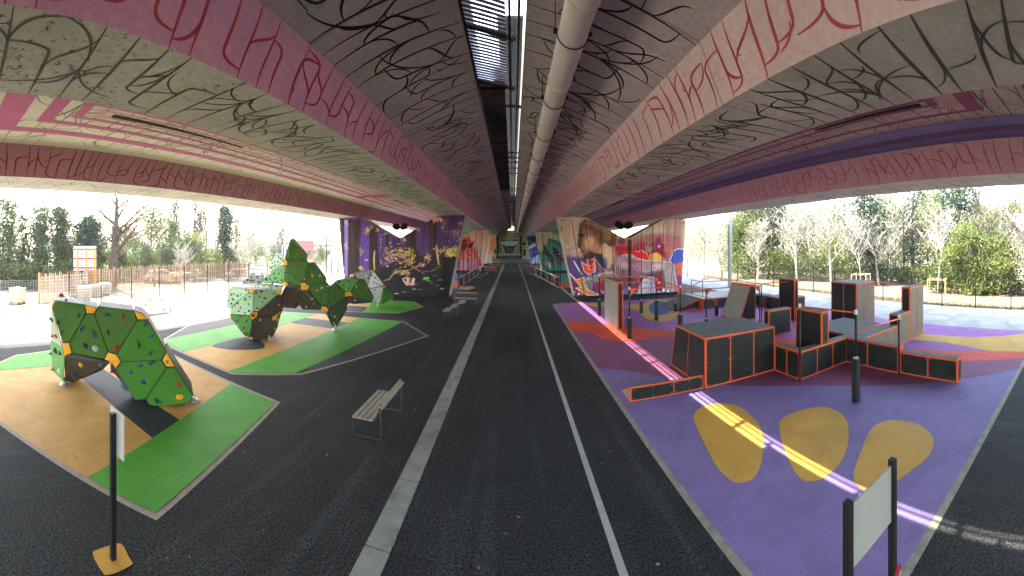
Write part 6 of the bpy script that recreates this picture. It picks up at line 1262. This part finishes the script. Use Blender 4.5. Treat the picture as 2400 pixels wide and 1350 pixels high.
for k, (u, r, v, mt, l) in enumerate(((1730, 62, 500, 'pale', 'hazy pale-leaved tree behind the grey mast'), (1840, 60, 470, 'mid', 'soft green tree behind the white-branched trees'), (1895, 58, 462, 'pale', 'pale rounded tree behind the tallest white-branched tree'), (1965, 56, 470, 'lime', 'yellowish tree behind the bowed white-branched tree'), (2080, 58, 450, 'pale', 'pale tree crown behind the double street lamp pole'), (2190, 56, 440, 'lime', 'yellowish tree between the two dark evergreens'), (2295, 54, 470, 'pale', 'pale tree behind the mid green bush'))):
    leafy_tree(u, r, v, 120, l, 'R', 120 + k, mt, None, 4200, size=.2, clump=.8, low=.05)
for k, (u, r, v, w_, mt, l) in enumerate(((290, 43, 580, 60, 'mid', 'mid green bush at the foot of the bare oak'), (392, 47, 585, 60, 'mid', 'mid green bush behind the car'), (500, 49, 590, 60, 'lime', 'light bush left of the ivy-wrapped poplar'), (232, 42, 560, 40, 'lime', 'yellowish bush peeping right of the billboard'))):
    leafy_tree(u, r, v, w_, l, 'L', 140 + k, mt, None, 2600, 'shrub_tree', clump=.4, low=.05)
# staked saplings
def sapling(u, v, vtop, label, side, seed, rot=.3):
    g = G(u, v); r = math.hypot(g.x, g.y); root = empty('staked_sapling', (g.x, g.y, -.02), rot, label, 'tree', 'young trees tied to square stake frames'); mb = MB(); tips = branches(mb, top_z(vtop, r) * .9, seed, .055, .5, 3, .35, 10); mb.build('trunk', BK['pale'], root)
    for x in (-.75, .75):
        for y in (-.75, .75): mb = MB(); mb.tube([(x, y, 0), (x, y, 1.35)], .05, 7); mb.build('stake', PAL2, root)
    mb = MB(); 
    for a, b in (((-.8, -.75), (.8, -.75)), ((-.8, .75), (.8, .75)), ((-.75, -.8), (-.75, .8)), ((.75, -.8), (.75, .8))): mb.bar((*a, 1.28), (*b, 1.28), .1, .05)
    mb.build('stake_rail', PAL2, root)
sapling(2197, 688, 508, 'staked sapling in the middle of the right-hand soil strip', 'R', 101); sapling(2018, 672, 520, 'staked sapling left of the double street lamp', 'R', 102); sapling(1770, 652, 560, 'staked sapling straight above the leaning wedge wall', 'R', 103); sapling(1692, 655, 575, 'staked sapling just left of the grey mast', 'R', 104)
sapling(423, 667, 585, 'staked sapling beside the parked car', 'L', 105); sapling(563, 655, 560, 'staked sapling left of the largest boulder', 'L', 106)

# ================================================================== FAR BUILDINGS
def facade(loc, rz, W_, D_, H_, wall, roof, label, rows, cols, name='apartment_building', roofh=.0, win=(1.2, 1.3)):
    root = empty(name, loc, rz, label, 'building', 'far buildings'); mb = MB(); mb.box((-W_ / 2, -D_ / 2, 0), (W_ / 2, D_ / 2, H_)); mb.build('wall', wall, root)
    mb = MB(); mb.box((-W_ / 2 - .2, -D_ / 2 - .2, H_), (W_ / 2 + .2, D_ / 2 + .2, H_ + .25 + roofh)); mb.build('roof', roof, root)
    for i in range(rows):
        for j in range(cols):
            x = -W_ / 2 + W_ * (j + .5) / cols; z = 1.2 + (H_ - 1.2) * i / rows; mb = MB(); mb.box((x - win[0] / 2, -D_ / 2 - .05, z), (x + win[0] / 2, -D_ / 2 + .02, z + win[1])); mb.build('window', M['dark_glass'], root)
    return root
M['dark_glass'] = dull('dark_glass', (.06, .07, .08), .2, 2, .2)
BR = dull('brick_red', (.34, .08, .075), .15, 1.5, .85); GR_ = dull('render_grey', (.34, .33, .30), .1, 1, .85); PW = dull('render_pale', (.58, .58, .58), .06, 1, .85); RF = dull('roof_red', (.4, .14, .10), .15, 2, .8)
x, y, _ = place_at(712, 105); facade((x, y, 0), -math.atan2(x, y), 5.6, 6, 5.1, BR, GR_, 'red brick block with a tall grey upper storey', 1, 2, 'brick_building', 1.6)
x, y, _ = place_at(752, 110); facade((x, y, 0), -math.atan2(x, y), 6.5, 7, 3.6, PW, RF, 'low pale house right of the red brick block', 1, 3, 'pale_house', .2)
x, y, _ = place_at(738, 190); facade((x, y, 0), -math.atan2(x, y), 11, 12, 12, PW, PW, 'pale office block fading in the haze behind the lamp', 5, 5)
x, y, _ = place_at(775, 180); facade((x, y, 0), -math.atan2(x, y), 16, 12, 7, PW, PW, 'long pale block partly behind the violet pier', 2, 6)
x, y, _ = place_at(655, 140); facade((x, y, 0), -math.atan2(x, y), 9, 8, 4.4, PW, RF, 'white house with a red roof left of the brick block', 1, 3, 'white_house', .3)

# ================================================================== LITTER ON THE GROUND
lf_ = MB(); q = random.Random(9)
for i in range(190):
    x = q.uniform(-9, 3.2); y = q.uniform(1.2, 26) ** 1.0; z = .016
    if -2.1 < x < -1.6: z = .02
    s_ = q.uniform(.015, .042); a = q.random() * 6.28; c_, e_ = math.cos(a) * s_, math.sin(a) * s_; lf_.poly([(x - c_, y - e_, z), (x + e_ * .5, y - c_ * .5, z + .012), (x + c_, y + e_, z + .006), (x - e_ * .5, y + c_ * .5, z)], q.choice((0, 0, 1, 2)))
for i in range(90):
    x = q.uniform(3, 12); y = q.uniform(2.4, 14); s_ = q.uniform(.012, .03); a = q.random() * 6.28; c_, e_ = math.cos(a) * s_, math.sin(a) * s_; z = .028; lf_.poly([(x - c_, y - e_, z), (x + e_ * .5, y - c_ * .5, z + .01), (x + c_, y + e_, z + .006), (x - e_ * .5, y + c_ * .5, z)], q.choice((0, 1, 2)))
tag(lf_.build('leaf_litter', [M['leaf_brown'], dull('leaf_pale', (.22, .19, .13), .2, 3, .8), dull('leaf_green', (.14, .2, .04), .3, 3, .8)]), 'scattered fallen leaves and specks on the asphalt and mats', 'leaf litter', kind='stuff')
# tufts along the right kerb of the soil strip
tf = MB()
for i in range(5200):
    t_ = q.random(); y = -2 + 44 * t_; x = 23.75 + (.5 if y > 12 else 0) + abs(q.gauss(0, .35)); h = q.uniform(.04, .18); a = q.random() * 6.28; w_ = .03; tf.poly([(x - math.cos(a) * w_, y - math.sin(a) * w_, -.02), (x + math.cos(a) * w_, y + math.sin(a) * w_, -.02), (x + q.uniform(-.08, .08), y + q.uniform(-.08, .08), h)], q.choice((0, 0, 1)))
tag(tf.build('grass_tufts', [dull('dry_grass', (.30, .22, .11), .3, 2, .9), LM['mid']]), 'dry grass edging the foot of the right mesh fence', 'grass', kind='stuff')

# ================================================================== AIR
hz = MB(); hz.box((-420, -60, -1.5), (420, 420, 26)); ho = hz.build('haze', None); tag(ho, kind='stuff')
hm = bpy.data.materials.new('haze_air'); hm.use_nodes = True; hm.node_tree.nodes.clear(); ou = hm.node_tree.nodes.new('ShaderNodeOutputMaterial'); pv = hm.node_tree.nodes.new('ShaderNodeVolumePrincipled')
pv.inputs['Color'].default_value = (.93, .95, 1.0, 1); pv.inputs['Density'].default_value = .0006; pv.inputs['Anisotropy'].default_value = .35
hm.node_tree.links.new(pv.outputs[0], ou.inputs['Volume']); ho.data.materials.clear(); ho.data.materials.append(hm)
